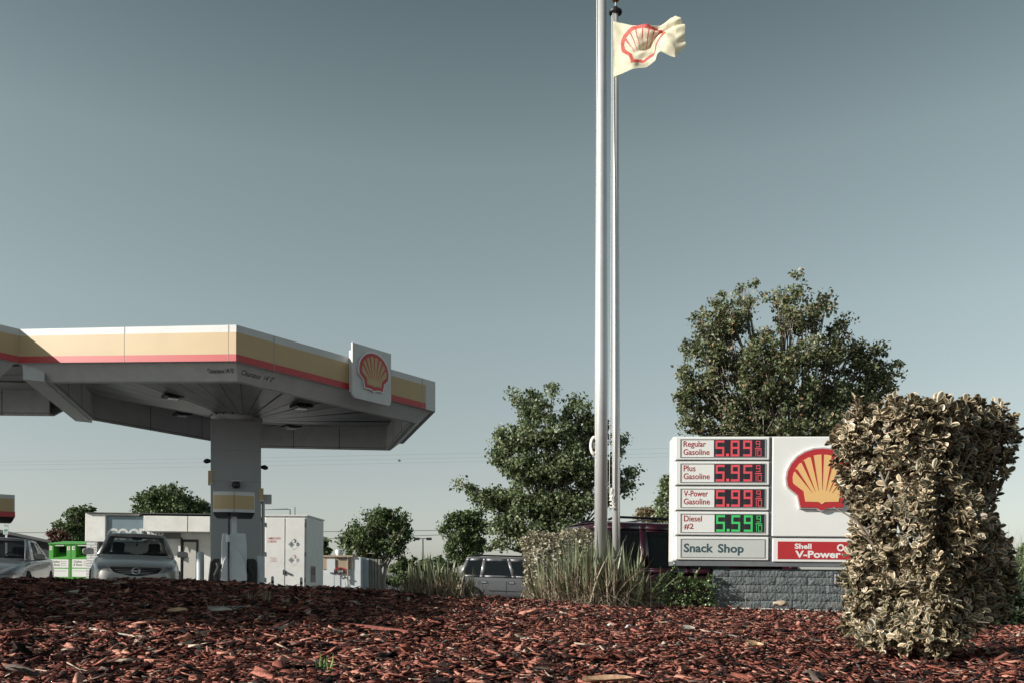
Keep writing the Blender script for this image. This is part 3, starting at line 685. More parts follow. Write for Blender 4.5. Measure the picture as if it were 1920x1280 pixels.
# donation bins
M_grn = mat('green_bin_paint', (.075, .34, .05), .45, noise=(4, .12)); M_lab = mat('label_white', (.74, .73, .70), .5)
def bin_(px0, label):
    Y = 33.; z0 = Zz(1096, Y); x0 = X(px0, Y); w = 41 / FP * Y; H = Zz(1019, Y) - z0
    t = thing('donation_bin', label, 'donation bin', (x0, Y, z0), (0, .012, 0), 'green clothes donation bins')
    u = lambda q: q / FP * Y      # photo pixels to metres
    zz = lambda py: Zz(py, Y) - z0
    b = MB(); ht = zz(1044); h0 = zz(1022)
    x1, x2 = u(8), u(33)
    b.box(0, w, .0, 1.1, 0, ht); b.box(0, x1, 0, .5, ht, H); b.box(x2, w, 0, .5, ht, H); b.box(x1, x2, 0, .5, h0, H); b.box(0, w, .5, 1.1, ht, H)
    b.build('body', M_grn, t)
    MB().add([(x1, .02, ht), (x2, .02, ht), (x2, .49, ht + .22), (x1, .49, ht + .22)], [(0, 1, 2, 3)]).build('chute', M_grn, t)
    MB().box(x1, x2, .47, .49, ht + .12, h0).build('chute_flap', M_black, t)
    MB().add([(-.02, -.04, H), (w + .02, -.04, H), (w + .02, 1.12, H + .12), (-.02, 1.12, H + .12), (-.02, -.04, H + .03), (w + .02, -.04, H + .03), (w + .02, 1.12, H + .16), (-.02, 1.12, H + .16)],
             [(0, 3, 2, 1), (4, 5, 6, 7), (0, 1, 5, 4), (1, 2, 6, 5), (2, 3, 7, 6), (3, 0, 4, 7)]).build('lid', M_grn, t)
    MB().box(0, w, -.012, -.001, zz(1047), zz(1045.3)).build('trim_bar', M_grn, t)
    MB().box(u(12), u(28), -.006, -.001, zz(1022.3), zz(1020.3)).build('top_label', M_lab, t)
    for a in (1.5, 34.5):
        s = MB().box(u(a), u(a + 4.5), -.006, -.001, zz(1030), zz(1023)).build('side_label', M_lab, t)
        MB().box(u(a + 1.5), u(a + 3), -.009, -.0065, zz(1028), zz(1024.5)).build('red_mark', M_red, s)
    l1 = MB().box(u(2), u(37), -.006, -.001, zz(1063), zz(1046.5)).build('label_board', M_lab, t)
    text_mb('Clothes\n& Shoes', u(4.5), zz(1059.5), u(21), zz(1049.5), off=.012, y=-.008).build('label_lettering', M_txt, l1)
    b = MB()
    for i in range(3): b.box(u(23.5), u(25), -.009, -.0065, zz(1052.3 + 3.3 * i), zz(1050.7 + 3.3 * i), 1); b.box(u(26), u(33), -.009, -.0065, zz(1052 + 3.3 * i), zz(1051 + 3.3 * i), 0)
    b.build('small_print', [mat('print_grey', (.35, .35, .35), .6) if not bpy.data.materials.get('print_grey') else bpy.data.materials['print_grey'], M_red], l1)
    l2 = MB().box(u(2), u(37), -.006, -.001, zz(1080), zz(1065)).build('label_board', M_lab, t)
    MB().box(u(4), u(33), -.009, -.0065, zz(1069.5), zz(1068.5)).build('small_print', bpy.data.materials['print_grey'], l2)
    return t
bin_(91, 'left green clothes donation bin beside the grey sedan'); bin_(133, 'right green clothes donation bin, partly hidden by the white brick wall')
# small parking sign
ps = thing('parking_sign', 'small white and green parking sign on a thin post behind the grey sedan', 'sign', (X(12, 26), 26, float(lot_z(X(12, 26), 26))))
b = MB(); b.box(-.025, .025, -.02, .02, 0, Zz(976, 26) + .42); b.build('post', M_alum, ps)
z0 = Zz(1001, 26) - ps.location.z; z1 = Zz(976.5, 26) - ps.location.z
pl = MB().box(-.075, .075, -.035, -.021, z0, z1).build('plate', M_white, ps, bevel=.004)
b = MB(); text_mb('NO\nPARKING', -.06, z0 + .24, .06, z1 - .03, y=-.037, mb=b); b.box(-.05, .05, -.037, -.0365, z0 + .04, z0 + .06); b.box(-.05, .05, -.037, -.0365, z0 + .09, z0 + .16)
b.build('plate_lettering', mat('sign_green', (.06, .25, .16), .5), pl)

# ------------------------------------------------------------------ flagpoles and flag
def pole(px0, px1, Y, r0, r1, top, label, cat='flagpole'):
    base = Vector((X(px0, Y), Y, float(bed_z(X(px0, Y), Y)) - .05))
    t = thing('flagpole', label, cat, base, group='flagpoles behind the grass clump')
    h = top - base.z; dx = X(px1, Y) - X(px0, Y)
    k = h / (Zz(0, Y) - base.z)
    MB().tube([(0, 0, 0), (dx * k * .35, 0, h * .35), (dx * k * .7, 0, h * .7), (dx * k, 0, h)], [r0, r0 * .98, (r0 + r1 * 1.2) / 2.2, r1], 40).build('shaft', M_alum, t, smooth=True)
    MB().lathe([(r0 * 2.3, 0), (r0 * 2.2, .06), (r0 * 1.3, .12), (r0 * 1.02, .15)], 28).build('base_collar', M_alum, t, smooth=True)
    return t, dx * k, h
t1, dx1, h1 = pole(1126.5, 1128.5, 9.6, .073, .050, Zz(-150, 9.6), 'thicker nearer flagpole running out of the top of the photo')
b = MB(); b.tube([(-.055, -.045, 1.6), (dx1 - .058, -.02, h1)], .006, 6); b.build('halyard', M_rope, t1)
cz_ = Zz(835, 9.6) - t1.location.z
b = MB()
for j in range(3):
    b.tube([(-.075 - .035 * math.sin(a) * (1 + .15 * j), -.03 + .012 * j, cz_ + (.085 + .01 * j) * math.cos(a)) for a in np.linspace(0, 2 * math.pi, 16)], .010, 6)
b.build('coiled_rope', M_rope, t1)
MB().box(-.085, -.06, -.02, .02, cz_ - .03, cz_ + .04).build('cleat', M_alum, t1)
Yp = 11.3
t2, dx2, h2 = pole(1155.5, 1154, Yp, .052, .036, Zz(24, Yp), 'thinner flagpole with a bronze ball and a cream flag at its top')
b = MB().lathe([(.04, 0), (.085, .01), (.09, .03), (.05, .05), (.03, .09), (.012, .10)], 24, 0, Matrix.Translation((dx2, 0, h2 - .02))); b.build('truck', M_black, t2, auto=True)
MB().tube([(dx2, 0, h2 + .05), (dx2, 0, h2 + .16)], .008, 8).build('spindle', M_alum, t2)
MB().lathe([(.068 * math.sin(a) + .0005, -.068 * math.cos(a)) for a in np.linspace(0, math.pi, 14)], 24, 0, Matrix.Translation((dx2, 0, h2 + .205))).build('ball', mat('bronze_ball', (.30, .17, .10), .35, .7), t2, smooth=True)
b = MB(); zz = Zz(925, Yp) - t2.location.z
b.tube([(-.045, -.06, zz), (-.05, -.065, zz + 1.2), (-.04, -.055, h2 * .6), (dx2 - .035, -.03, h2 - .03)], .006, 6)
b.tube([(-.095, -.03, zz), (-.075, -.03, h2 * .5), (dx2 - .05, .01, h2 - .03)], .0035, 6); b.build('halyard', M_rope, t2)
b = MB()
for j in range(4): b.tube([(-.070 + .02 * math.sin(j * 2.1), -.07, zz + .07 - .065 * j), (-.055 - .02 * math.cos(j), -.085, zz + .02 - .065 * j), (-.088, -.06, zz - .05 - .045 * j)], .014, 6)
b.build('coiled_rope', M_rope, t2)
# flag
def flag():
    us = [0, .12, .25, .40, .52, .62, .68, .76, .86, .94, 1.0]
    top = [(1150, 40), (1165, 43), (1180, 46), (1195, 48.5), (1210, 50), (1222, 48.5), (1230, 46), (1240, 44), (1251, 40), (1260, 33), (1268, 30)]
    bot = [(1151, 144), (1166, 140), (1182, 133), (1199, 125.5), (1215, 121), (1229, 115), (1231, 106), (1236, 101), (1250, 104), (1262, 108), (1281, 88)]
    nu, nv = 150, 96; vs = []; mi = []
    for j in range(nv + 1):
        v = j / nv
        for i in range(nu + 1):
            u = i / nu
            tx, ty = np.interp(u, us, [p[0] for p in top]), np.interp(u, us, [p[1] for p in top])
            bx_, by = np.interp(u, us, [p[0] for p in bot]), np.interp(u, us, [p[1] for p in bot])
            # gathered belly fold across the middle
            vv = v + .15 * math.sin(math.pi * v) * math.sin(2.2 * math.pi * u - .6) * u
            px = tx + (bx_ - tx) * vv + 1.6 * math.sin(9 * v + 5 * u) * u; py = ty + (by - ty) * vv
            if u > .86: px += (u - .86) / .14 * 9 * math.sin(math.pi * v * .9)
            d = .05 * u ** .5 * math.sin(10 * u + 3.2 * v) + .022 * math.sin(19 * u - 9 * v + 1) * u ** .6 + .006 * math.sin(34 * u + 15 * v) * u + .010 * math.sin(26 * v - 12 * u) * (1 - abs(u - .5))
            d += .05 * math.exp(-((v - .42 - .15 * math.sin(5 * u)) / .06) ** 2) * min(1, 2 * u)
            q = P(px, py, Yp - .045 - .42 * u); vs.append((q.x, q.y + d, q.z))
    fs = []
    for j in range(nv):
        for i in range(nu):
            a = j * (nu + 1) + i; fs.append((a, a + nu + 1, a + nu + 2, a + 1))
            u, v = (i + .5) / nu, (j + .5) / nv
            ex, ez = (u - .47) / .72, .5 + (.46 - v) / .95
            r = pip(ex, ez, EMB_OUT) and not pip(ex, ez, EMB_IN)
            if not r: r = any(pip(ex, ez, q) for q in RAYS)
            mi.append(1 if r else 0)
    return vs, fs, mi
def cloth(name, c):
    m = bpy.data.materials.new(name); m.use_nodes = True; n = m.node_tree; b = n.nodes['Principled BSDF']; b.inputs['Base Color'].default_value = (*c, 1); b.inputs['Roughness'].default_value = .7
    o = n.nodes['Material Output']; tl = n.nodes.new('ShaderNodeBsdfTranslucent'); tl.inputs[0].default_value = (*c, 1); mx = n.nodes.new('ShaderNodeMixShader'); mx.inputs[0].default_value = .4
    n.links.new(b.outputs[0], mx.inputs[1]); n.links.new(tl.outputs[0], mx.inputs[2]); n.links.new(mx.outputs[0], o.inputs[0]); return m
fv, ff, fm = flag(); fo = MB(); fo.v = fv; fo.f = ff; fo.m = fm
fl = fo.build('flag', [cloth('cream_cloth', (.86, .80, .60)), cloth('red_print', (.75, .13, .11))], None, smooth=True)
tag(fl, 'cream flag with a red shell emblem blowing to the right from the thinner pole', 'flag')

# ------------------------------------------------------------------ price sign
SR = Matrix()
U = 1 / 3.555 / 147.0
sx0 = X(1259.7, 10.95); sz0 = Zz(1058.7, 10.95)
sg = thing('price_sign', 'white fuel price sign with red and green digits on a grey block base', 'price sign', (sx0, 10.95, -.45), (0, .009, -.062))
k0 = sz0 + .45
def q(zx, zy): return ((zx - 70) * U, (955 - zy) * U + k0)
def sbox(name, zx0, zx1, zy0, zy1, y0, y1, m, parent=sg, bevel=0.0):
    (a, t) = q(zx0, zy0); (b_, bt) = q(zx1, zy1)
    return MB().box(a, b_, y0, y1, bt, t).build(name, m, parent, bevel=bevel)
M_sf = mat('sign_face_white', (.80, .80, .78), .28, noise=(3, .04), coat=.2); M_sg = mat('sign_frame_grey', (.16, .17, .18), .5, noise=(6, .2))
M_lit = mat('sign_text_red', (.36, .012, .018), .4); M_snk = mat('sign_text_teal', (.045, .085, .10), .5); M_pale = mat('panel_pale_grey', (.56, .58, .56), .3, noise=(2, .05))
sbox('cabinet', 70, 1370, 92, 930, .012, .40, M_sf, bevel=.006)
sbox('bottom_trim', 72, 1368, 922, 957, -.012, .40, M_sg)
sbox('mullion', 702, 719, 96, 930, -.006, .012, M_sg)
rows = [(98, 249), (260, 416), (428, 584), (595, 750), (762, 917)]
M_scr = mat('display_black', (.018, .018, .024), .25)
M_led = mat('red_led', (.4, .02, .03), .4, emit=((1.0, .14, .17), .50)); M_ledg = mat('green_led', (.05, .4, .1), .4, emit=((.07, .80, .20), .36))
M_off = mat('unlit_led', (.045, .035, .04), .5)
SEG = {'0': 'abcdef', '1': 'bc', '5': 'afgcd', '8': 'abcdefg', '9': 'abcdfg'}
def digit(mb, ch, zx0, zy0, w, h, nx, ny, th, dmi=0):
    on = set()
    hm = ny // 2
    for s in SEG[ch]:
        if s == 'a': on |= {(i, j) for i in range(nx) for j in range(th)}
        if s == 'd': on |= {(i, ny - 1 - j) for i in range(nx) for j in range(th)}
        if s == 'g': on |= {(i, hm - th // 2 + j) for i in range(nx) for j in range(th)}
        if s == 'f': on |= {(i, j) for i in range(th) for j in range(hm + 1)}
        if s == 'b': on |= {(nx - 1 - i, j) for i in range(th) for j in range(hm + 1)}
        if s == 'e': on |= {(i, j) for i in range(th) for j in range(hm, ny)}
        if s == 'c': on |= {(nx - 1 - i, j) for i in range(th) for j in range(hm, ny)}
    cw, chh = w / nx, h / ny
    for i, j in on:
        a, t = q(zx0 + i * cw + cw * .08, zy0 + j * chh + chh * .08); b_, bt = q(zx0 + (i + 1) * cw - cw * .08, zy0 + (j + 1) * chh - chh * .08)
        mb.add([(a, -.0255, bt), (b_, -.0255, bt), (b_, -.0255, t), (a, -.0255, t)], [(0, 1, 2, 3)], dmi)
def dpart(mb, name, par, colr):
    mb.v = [(x, y - .0075, z) for x, y, z in mb.v]; return mb.build(name, M_ledg if colr else M_led, par)
def addto(o, mb):
    bm = bmesh.new(); bm.from_mesh(o.data); vs = [bm.verts.new(v) for v in mb.v]
    for f in mb.f: bm.faces.new([vs[i] for i in f]).material_index = 1
    bm.to_mesh(o.data); bm.free()
names = [(('Regular', 'Gasoline'), '589', 0), (('Plus', 'Gasoline'), '595', 0), (('V-Power', 'Gasoline'), '599', 0), (('Diesel', '#2'), '559', 1)]
wd = {'Regular': 148, 'Gasoline': 172, 'Plus': 78, 'V-Power': 160, 'Diesel': 118, '#2': 64}
for r, (y0, y1) in enumerate(rows):
    dx = r * 2.0
    p = sbox('price_panel' if r < 4 else 'shop_panel', 84 + dx, 701, y0, y1, -.030, .012, M_sf, bevel=.008)
    gl = sbox('groove', 84 + dx, 701, y1 + 1, y1 + 9, -.004, .0125, M_sg)
    iy0, iy1 = y0 + 18, y1 - 18
    # raised surround of the inset plate
    fr = MB()
    for (a, b_, c, d) in ((112 + dx, 676, iy0 - 4, iy0), (112 + dx, 676, iy1, iy1 + 4), (112 + dx, 117 + dx, iy0, iy1), (673, 677, iy0, iy1)):
        x0, t = q(a, c); x1, bt = q(b_, d); fr.box(x0, x1, -.036, -.0302, bt, t)
    fr.build('inset_frame', mat('inset_frame_grey', (.30, .31, .31), .6) if not bpy.data.materials.get('inset_frame_grey') else bpy.data.materials['inset_frame_grey'], p)
    if r < 4:
        (l1, l2), dg, colr = names[r]
        ox = 135 + r * 2.5
        for li, s in enumerate((l1, l2)):
            yb = y0 + 67 + 53 * li
            desc = 10 if s in ('Regular',) else 0
            x0, t = q(ox, yb - 40); x1, bt = q(ox + wd[s], yb + desc)
            text_mb(s, x0, bt, x1, t, off=.012, y=-.0315).build('lettering', M_lit, p)
        s = sbox('display', 336 + dx * 1.4, 671 + dx, iy0 + 1, iy1 - 1, -.024 - .0075, -.0302, M_scr, sg)
        s.data.materials.append(M_off); mb = MB(); yy0, yy1 = iy0 + 5, iy1 - 4; ex = dx * 1.5
        h_ = yy1 - yy0
        for i, ch in enumerate(dg):
            mb = MB(); digit(mb, ch, (346, 446, 528)[i] + ex, yy0, 58, h_, 9, 15, 2); dpart(mb, 'digit', s, colr)
        mb = MB(); x_ = 417 + ex
        for i in range(2):
            for j in range(2):
                a, t = q(x_ + i * 9, yy1 - 18 + j * 9); b_, bt = q(x_ + i * 9 + 8, yy1 - 18 + j * 9 + 8)
                mb.add([(a, -.0255, bt), (b_, -.0255, bt), (b_, -.0255, t), (a, -.0255, t)], [(0, 1, 2, 3)])
        dpart(mb, 'decimal_point', s, colr); mb = MB()
        digit(mb, '9', 611 + ex, yy0 + 3, 28, h_ * .40, 6, 9, 1)
        dpart(mb, 'digit', s, colr); mb = MB()
        a, t = q(605 + ex, yy0 + h_ * .50); b_, bt = q(648 + ex, yy0 + h_ * .50 + 5); mb.add([(a, -.0255, bt), (b_, -.0255, bt), (b_, -.0255, t), (a, -.0255, t)], [(0, 1, 2, 3)])
        dpart(mb, 'fraction_bar', s, colr); mb = MB()
        digit(mb, '1', 600 + ex, yy0 + h_ * .60, 14, h_ * .38, 3, 9, 1); dpart(mb, 'digit', s, colr); mb = MB(); digit(mb, '0', 622 + ex, yy0 + h_ * .60, 26, h_ * .38, 6, 9, 1)
        dpart(mb, 'digit', s, colr)
        ub = MB()
        for i in range(3):
            digit(ub, '8', (346, 446, 528)[i] + ex, yy0, 58, h_, 9, 15, 2)
        ub.v = [(x, y - .0066, z) for x, y, z in ub.v]
        addto(s, ub)
    else:
        s = sbox('plate', 121 + dx, 672, iy0 + 1, iy1 - 1, -.0315, -.0302, M_pale, sg)
        x0, t = q(143, 808); x1, bt = q(338, 868); text_mb('Snack', x0, bt + .0, x1, t, off=.028, y=-.0325).build('lettering', M_snk, s)
        x0, t = q(368, 810); x1, bt = q(538, 886); text_mb('Shop', x0, bt, x1, t, off=.028, y=-.0325).build('lettering', M_snk, s)
p1 = sbox('emblem_board', 722, 1366, 100, 757, -.030, .012, M_sf, bevel=.008)
sbox('groove', 722, 1366, 758, 768, -.004, .0125, M_sg)
p2 = sbox('fuel_brand_panel', 727, 1366, 770, 926, -.030, .012, M_sf, bevel=.008)
rp = sbox('red_field', 760, 1330, 791, 908, -.0335, -.0302, M_red, sg)
wl = MB()
for s, a, b_, c, d in (('Shell', 870, 980, 804, 840), ('V-Power', 874, 1170, 851, 899)):
    x0, t = q(a, c); x1, bt = q(b_, d); text_mb(s, x0, bt, x1, t, off=.035, y=-.0345, mb=wl)
x0, t = q(1178, 870); x1, bt = q(1192, 884); text_mb('R', x0, bt, x1, t, y=-.0345, mb=wl)
wl.build('lettering', M_sf, rp)
x0, t = q(1144, 806); rr = 24 * U
mm = Matrix.Translation((x0 + rr, -.036, t - rr)) @ Matrix.Rotation(math.pi / 2, 4, 'X')
mb = MB()
for i in range(28):
    a, b_ = i / 28 * 6.283, (i + 1) / 28 * 6.283
    mb.add([(rr * math.cos(a), rr * math.sin(a), 0), (rr * math.cos(b_), rr * math.sin(b_), 0), (rr * .55 * math.cos(b_), rr * .55 * math.sin(b_), 0), (rr * .55 * math.cos(a), rr * .55 * math.sin(a), 0)], [(0, 1, 2, 3)], 0, mm)
mb.build('ring_mark', M_sf, rp)
ex0, et = q(811, 177); ex1, eb = q(1265, 603)
M_ye = mat('emblem_yellow', (.80, .50, .20), .3, coat=.2)
emblem(sg, (ex0 + ex1) / 2, eb, (ex1 - ex0), (et - eb) , -.031, .045, M_alum, M_red, M_ye)
# block base: individually rough split-face blocks, all one pedestal
M_blk = mat('split_face_block', (.145, .165, .17), .85, noise=(18, .25), bump=(28, 1.0, .03)); M_mort = mat('base_mortar', (.07, .08, .083), .9)
bu0 = (345 - 70) * U; bu1 = 2.28; bt = k0 + (955 - 972) * U
ped = MB().box(bu0 + .01, bu1 - .01, .052, .38, -.25, bt - .005).build('pedestal', M_mort, sg)
mb = MB(); random.seed(5); row = 0; z = bt - .006
def block(mb, x0, x1, z0, z1):
    nx, nz = 8, 4
    o = random.random() * 50
    def f(i, j):
        x = x0 + (x1 - x0) * i / nx; zz_ = z0 + (z1 - z0) * j / nz
        e = 0 if (i in (0, nx) or j in (0, nz)) else 1
        return (x, .045 - e * (.009 + .006 * math.sin(o + x * 23 + zz_ * 40) + .005 * math.sin(o * 2 + x * 51 - zz_ * 77)), zz_)
    vs = [f(i, j) for j in range(nz + 1) for i in range(nx + 1)]
    fs = [(j * (nx + 1) + i, j * (nx + 1) + i + 1, (j + 1) * (nx + 1) + i + 1, (j + 1) * (nx + 1) + i) for j in range(nz) for i in range(nx)]
    mb.add(vs, fs); mb.add([(x0, .045, z0), (x1, .045, z0), (x1, .045, z1), (x0, .045, z1), (x0, .10, z0), (x1, .10, z0), (x1, .10, z1), (x0, .10, z1)],
                           [(0, 1, 5, 4), (2, 3, 7, 6), (1, 2, 6, 5), (3, 0, 4, 7)])
while z > -.1:
    x = bu0 if row % 2 == 0 else bu0 - .19 + .0
    x = bu0 + (0 if row % 2 else 0); first = .20 if row % 2 == 0 else .385
    while x < bu1 - .02:
        w = first if x == bu0 else .405
        x2 = min(x + w, bu1); block(mb, x + .003, x2 - .004, z - .098, z - .003); x = x2
    z -= .101; row += 1
mb.build('blocks', M_blk, ped, auto=True)
x0, t = q(1128, 995)
vg = MB().box(x0, x0 + .20, .015, .03, t - .16, t).build('vent_plate', M_seam, sg)
b = MB()
for i in range(5): b.box(x0 + .02 + i * .036, x0 + .038 + i * .036, .008, .015, t - .14, t - .02)
b.build('vent_bars', M_boll, vg)

# ------------------------------------------------------------------ cars
def patch(p00, p10, p11, p01, bulge=(0, 0, 0), bv=0.0):
    p00, p10, p11, p01, bl = map(Vector, (p00, p10, p11, p01, bulge))
    def f(u, v):
        p = (p00 * (1 - u) + p10 * u) * (1 - v) + (p01 * (1 - u) + p11 * u) * v
        return p + bl * (4 * u * (1 - u)) * (1 + bv * 4 * v * (1 - v))
    return f
def framed(mb, f, holes, panes, off=0.0):
    us = sorted({0, 1, *[h[0] for h in holes], *[h[1] for h in holes]}); vs_ = sorted({0, 1, *[h[2] for h in holes], *[h[3] for h in holes]})
    for i in range(len(us) - 1):
        for j in range(len(vs_) - 1):
            um, vm = (us[i] + us[i + 1]) / 2, (vs_[j] + vs_[j + 1]) / 2
            if any(h[0] < um < h[1] and h[2] < vm < h[3] for h in holes): continue
            n = max(1, int((us[i + 1] - us[i]) * 14))
            mb.grid(lambda u, v, a=us[i], b=us[i + 1], c=vs_[j], d=vs_[j + 1]: f(a + (b - a) * u, c + (d - c) * v), n, 2)
    for h in holes:
        m = MB(); m.grid(lambda u, v: f(h[0] + (h[1] - h[0]) * u, h[2] + (h[3] - h[2]) * v), 12, 4); panes.append(m)
M_tyre = mat('tyre_rubber', (.018, .018, .019), .85); M_rim = mat('alloy_rim', (.45, .46, .47), .35, .7)
M_int = mat('car_interior', (.035, .034, .036), .8); M_trim = mat('car_trim_black', (.012, .012, .013), .4)
M_chr = mat('chrome', (.75, .75, .76), .12, 1.0)
M_hl = mat('headlamp_glass', (.30, .31, .33), .12, .3, coat=.6); M_amb = mat('amber_lens', (.35, .12, .03), .2, coat=.5)
G_clear = glassmat('clear_car_glass', (.60, .64, .64), .30); G_tint = glassmat('tinted_car_glass', (.10, .11, .12), .75); G_mid = glassmat('side_car_glass', (.45, .5, .5), .45)
def wheel(root, x, y, r, w, s):
    M = Matrix.Translation((x, y, r)) @ Matrix.Rotation(math.pi / 2 * s, 4, 'X')
    prof = [(r * .66, -w / 2), (r * .9, -w / 2), (r * .985, -w * .38), (r, -w * .2), (r, w * .2), (r * .985, w * .38), (r * .9, w / 2), (r * .66, w / 2), (r * .64, 0)]
    wh = MB().lathe(prof, 36, 0, M).build('wheel', M_tyre, root, auto=True)
    b = MB().lathe([(r * .66, w * .30), (r * .67, w * .47), (r * .60, w * .40), (r * .57, w * .1), (.05, w * .05)], 36, 0, M)
    for k in range(5):
        t = k * 1.2566 + .3
        R = M @ Matrix.Rotation(t, 4, 'Z')
        b.add([(r * .08, -.05, w * .42), (r * .60, -.03, w * .40), (r * .60, .03, w * .40), (r * .08, .05, w * .42), (r * .08, -.05, w * .25), (r * .60, -.035, w * .2), (r * .60, .035, w * .2), (r * .08, .05, w * .25)],
              [(0, 1, 2, 3), (0, 4, 5, 1), (3, 2, 6, 7)], 0, R)
    b.lathe([(r * .16, w * .2), (r * .16, w * .44), (.01, w * .46)], 16, 0, M)
    b.build('rim', M_rim, wh, auto=True)
    return wh
def loft(stations, wheels, wr, paint, root, sub=2, tumble=.94):
    bm = bmesh.new(); rings = []
    for (x, w, zb, zt, cr) in stations:
        h = zt - zb
        half = [(w * .80, zb), (w * .965, zb + .07 * h), (w * 1.0, zb + .36 * h), (w * .992, zb + .62 * h), (w * tumble, zt - .10 * h), (w * (tumble - .07), zt), (w * .45, zt + cr * .8), (0, zt + cr)]
        ring = [(0, zb)] + half + [(-a, b_) for a, b_ in half[-2::-1]]
        rings.append([bm.verts.new((x, a, b_)) for a, b_ in ring])
    n = len(rings[0])
    for i in range(len(rings) - 1):
        for k in range(n): bm.faces.new((rings[i][k], rings[i + 1][k], rings[i + 1][(k + 1) % n], rings[i][(k + 1) % n]))
    bm.faces.new(rings[0]); bm.faces.new(rings[-1][::-1])
    bmesh.ops.recalc_face_normals(bm, faces=bm.faces)
    me = bpy.data.meshes.new('body'); bm.to_mesh(me); bm.free()
    o = bpy.data.objects.new('body_tmp', me); SC.collection.objects.link(o)
    ss = o.modifiers.new('s', 'SUBSURF'); ss.levels = sub; ss.render_levels = sub
    cut = []
    for (x, y) in wheels:
        cb_ = MB().lathe([(wr, -.16), (wr, .3)], 40, 0, Matrix.Translation((x, y, wr * .86)) @ Matrix.Rotation(-math.pi / 2 if y > 0 else math.pi / 2, 4, 'X'))
        c = cb_.build('cutter', [paint]); cut.append(c)
        m = o.modifiers.new('b', 'BOOLEAN'); m.object = c; m.operation = 'DIFFERENCE'; m.solver = 'EXACT'
    bpy.context.view_layer.update(); dg = bpy.context.evaluated_depsgraph_get(); dg.update()
    me2 = bpy.data.meshes.new_from_object(o.evaluated_get(dg)); me2.name = 'body'; me2.materials.clear()
    bpy.data.objects.remove(o)
    for c in cut: bpy.data.objects.remove(c)
    ob = link('body', me2, paint, root, smooth=True)
    me2.polygons.foreach_set('material_index', [0] * len(me2.polygons))
    try: me2.set_sharp_from_angle(angle=math.radians(38))
    except Exception: pass
    bm = bmesh.new(); bm.from_mesh(me2); bvh = BVHTree.FromBMesh(bm); bm.free()
    return ob, bvh
def decal(bvh, pts, axis, m, name, parent, off=.006, cuts=5):
    """polygon pasted on the body. axis 'x': pts are (y,z) seen from the front; 'y'/'-y': pts are (x,z) seen from the side"""
    bm = bmesh.new()
    V = {'x': lambda a, b_: (6, a, b_), '-x': lambda a, b_: (-6, a, b_), 'y': lambda a, b_: (a, 4, b_), '-y': lambda a, b_: (a, -4, b_)}[axis]
    D = {'x': Vector((-1, 0, 0)), '-x': Vector((1, 0, 0)), 'y': Vector((0, -1, 0)), '-y': Vector((0, 1, 0))}[axis]
    bm.faces.new([bm.verts.new(V(a, b_)) for a, b_ in pts])
    bmesh.ops.triangulate(bm, faces=bm.faces[:]); bmesh.ops.subdivide_edges(bm, edges=bm.edges[:], cuts=cuts, use_grid_fill=True)
    for v in bm.verts:
        h = bvh.ray_cast(v.co, D)
        if h[0] is not None: v.co = h[0] - D * off
        else: v.co = v.co + D * 4
    me = bpy.data.meshes.new(name); bm.to_mesh(me); bm.free()
    return link(name, me, m, parent, smooth=True)
def seat(mb, x, y, w=.5):
    for (zz0, zz1, dx, ww) in ((.55, 1.0, 0, w), (1.04, 1.22, -.03, w * .5)):
        mb.box(x - .06 + dx, x + .06 + dx, y - ww / 2, y + ww / 2, zz0, zz1)
def cabin(root, paint, base, top, zb, zt, crown, ws, rw, sides, g_front, g_rear, g_side, wsb=.10):
    """base/top = (x_front, x_rear, w_front, w_rear)"""
    xf, xr, wf, wr_ = base; tf, tr, uf, ur = top; panes = []
    mb = MB()
    zbf, zbr = zb if isinstance(zb, tuple) else (zb, zb); ztf, ztr = zt if isinstance(zt, tuple) else (zt, zt)
    fw = patch((xf, -wf, zbf), (xf, wf, zbf), (tf, uf, ztf), (tf, -uf, ztf), (wsb, 0, 0)); framed(mb, fw, ws, panes); nf = len(panes)
    fr = patch((xr, wr_, zbr), (xr, -wr_, zbr), (tr, -ur, ztr), (tr, ur, ztr), (-.06, 0, 0)); framed(mb, fr, rw, panes); nr = len(panes)
    for s in (1, -1):
        fs = patch((xf, s * wf, zbf), (xr, s * wr_, zbr), (tr, s * ur, ztr), (tf, s * uf, ztf), (0, s * .035, 0)); framed(mb, fs, sides, panes)
    mb.grid(lambda u, v: (tf + (tr - tf) * u + (wsb if False else 0) + wsb * 4 * v * (1 - v) * (1 - u) - .06 * 4 * v * (1 - v) * u, (uf + (ur - uf) * u) * (2 * v - 1) + .0, ztf + (ztr - ztf) * u + crown * (4 * v * (1 - v)) ** .6 * (1 - (2 * u - 1) ** 6 * .6 if True else 1)), 14, 12)
    cb_ = mb.build('cabin', paint, root, auto=True)
    sm = cb_.modifiers.new('t', 'SOLIDIFY'); sm.thickness = .012; sm.offset = 0
    for i, p in enumerate(panes):
        nm, g = ('windshield', g_front) if i < nf else (('rear_window', g_rear) if i < nr else ('side_window', g_side))
        p.build(nm, g, root, smooth=True)
    return cb_
def paintm(name, col, metal=.6, rough=.32, coat=.6):
    return mat(name, col, rough, metal, coat=coat, bump=(2.2, .05, .01))
def mirror(root, x, y, z, s, paint):
    b = MB(); pr = [(s * .0, -.07), (s * .20, -.075), (s * .235, -.02), (s * .22, .05), (s * .12, .075), (0, .06)]
    m = Matrix.Translation((x, y, z)) @ Matrix.Rotation(math.pi / 2, 4, 'Z')
    b.prism(ccw([(a, c) for a, c in pr]), -.07, .06, 0, m) ; b.build('mirror', paint, root, bevel=.02)
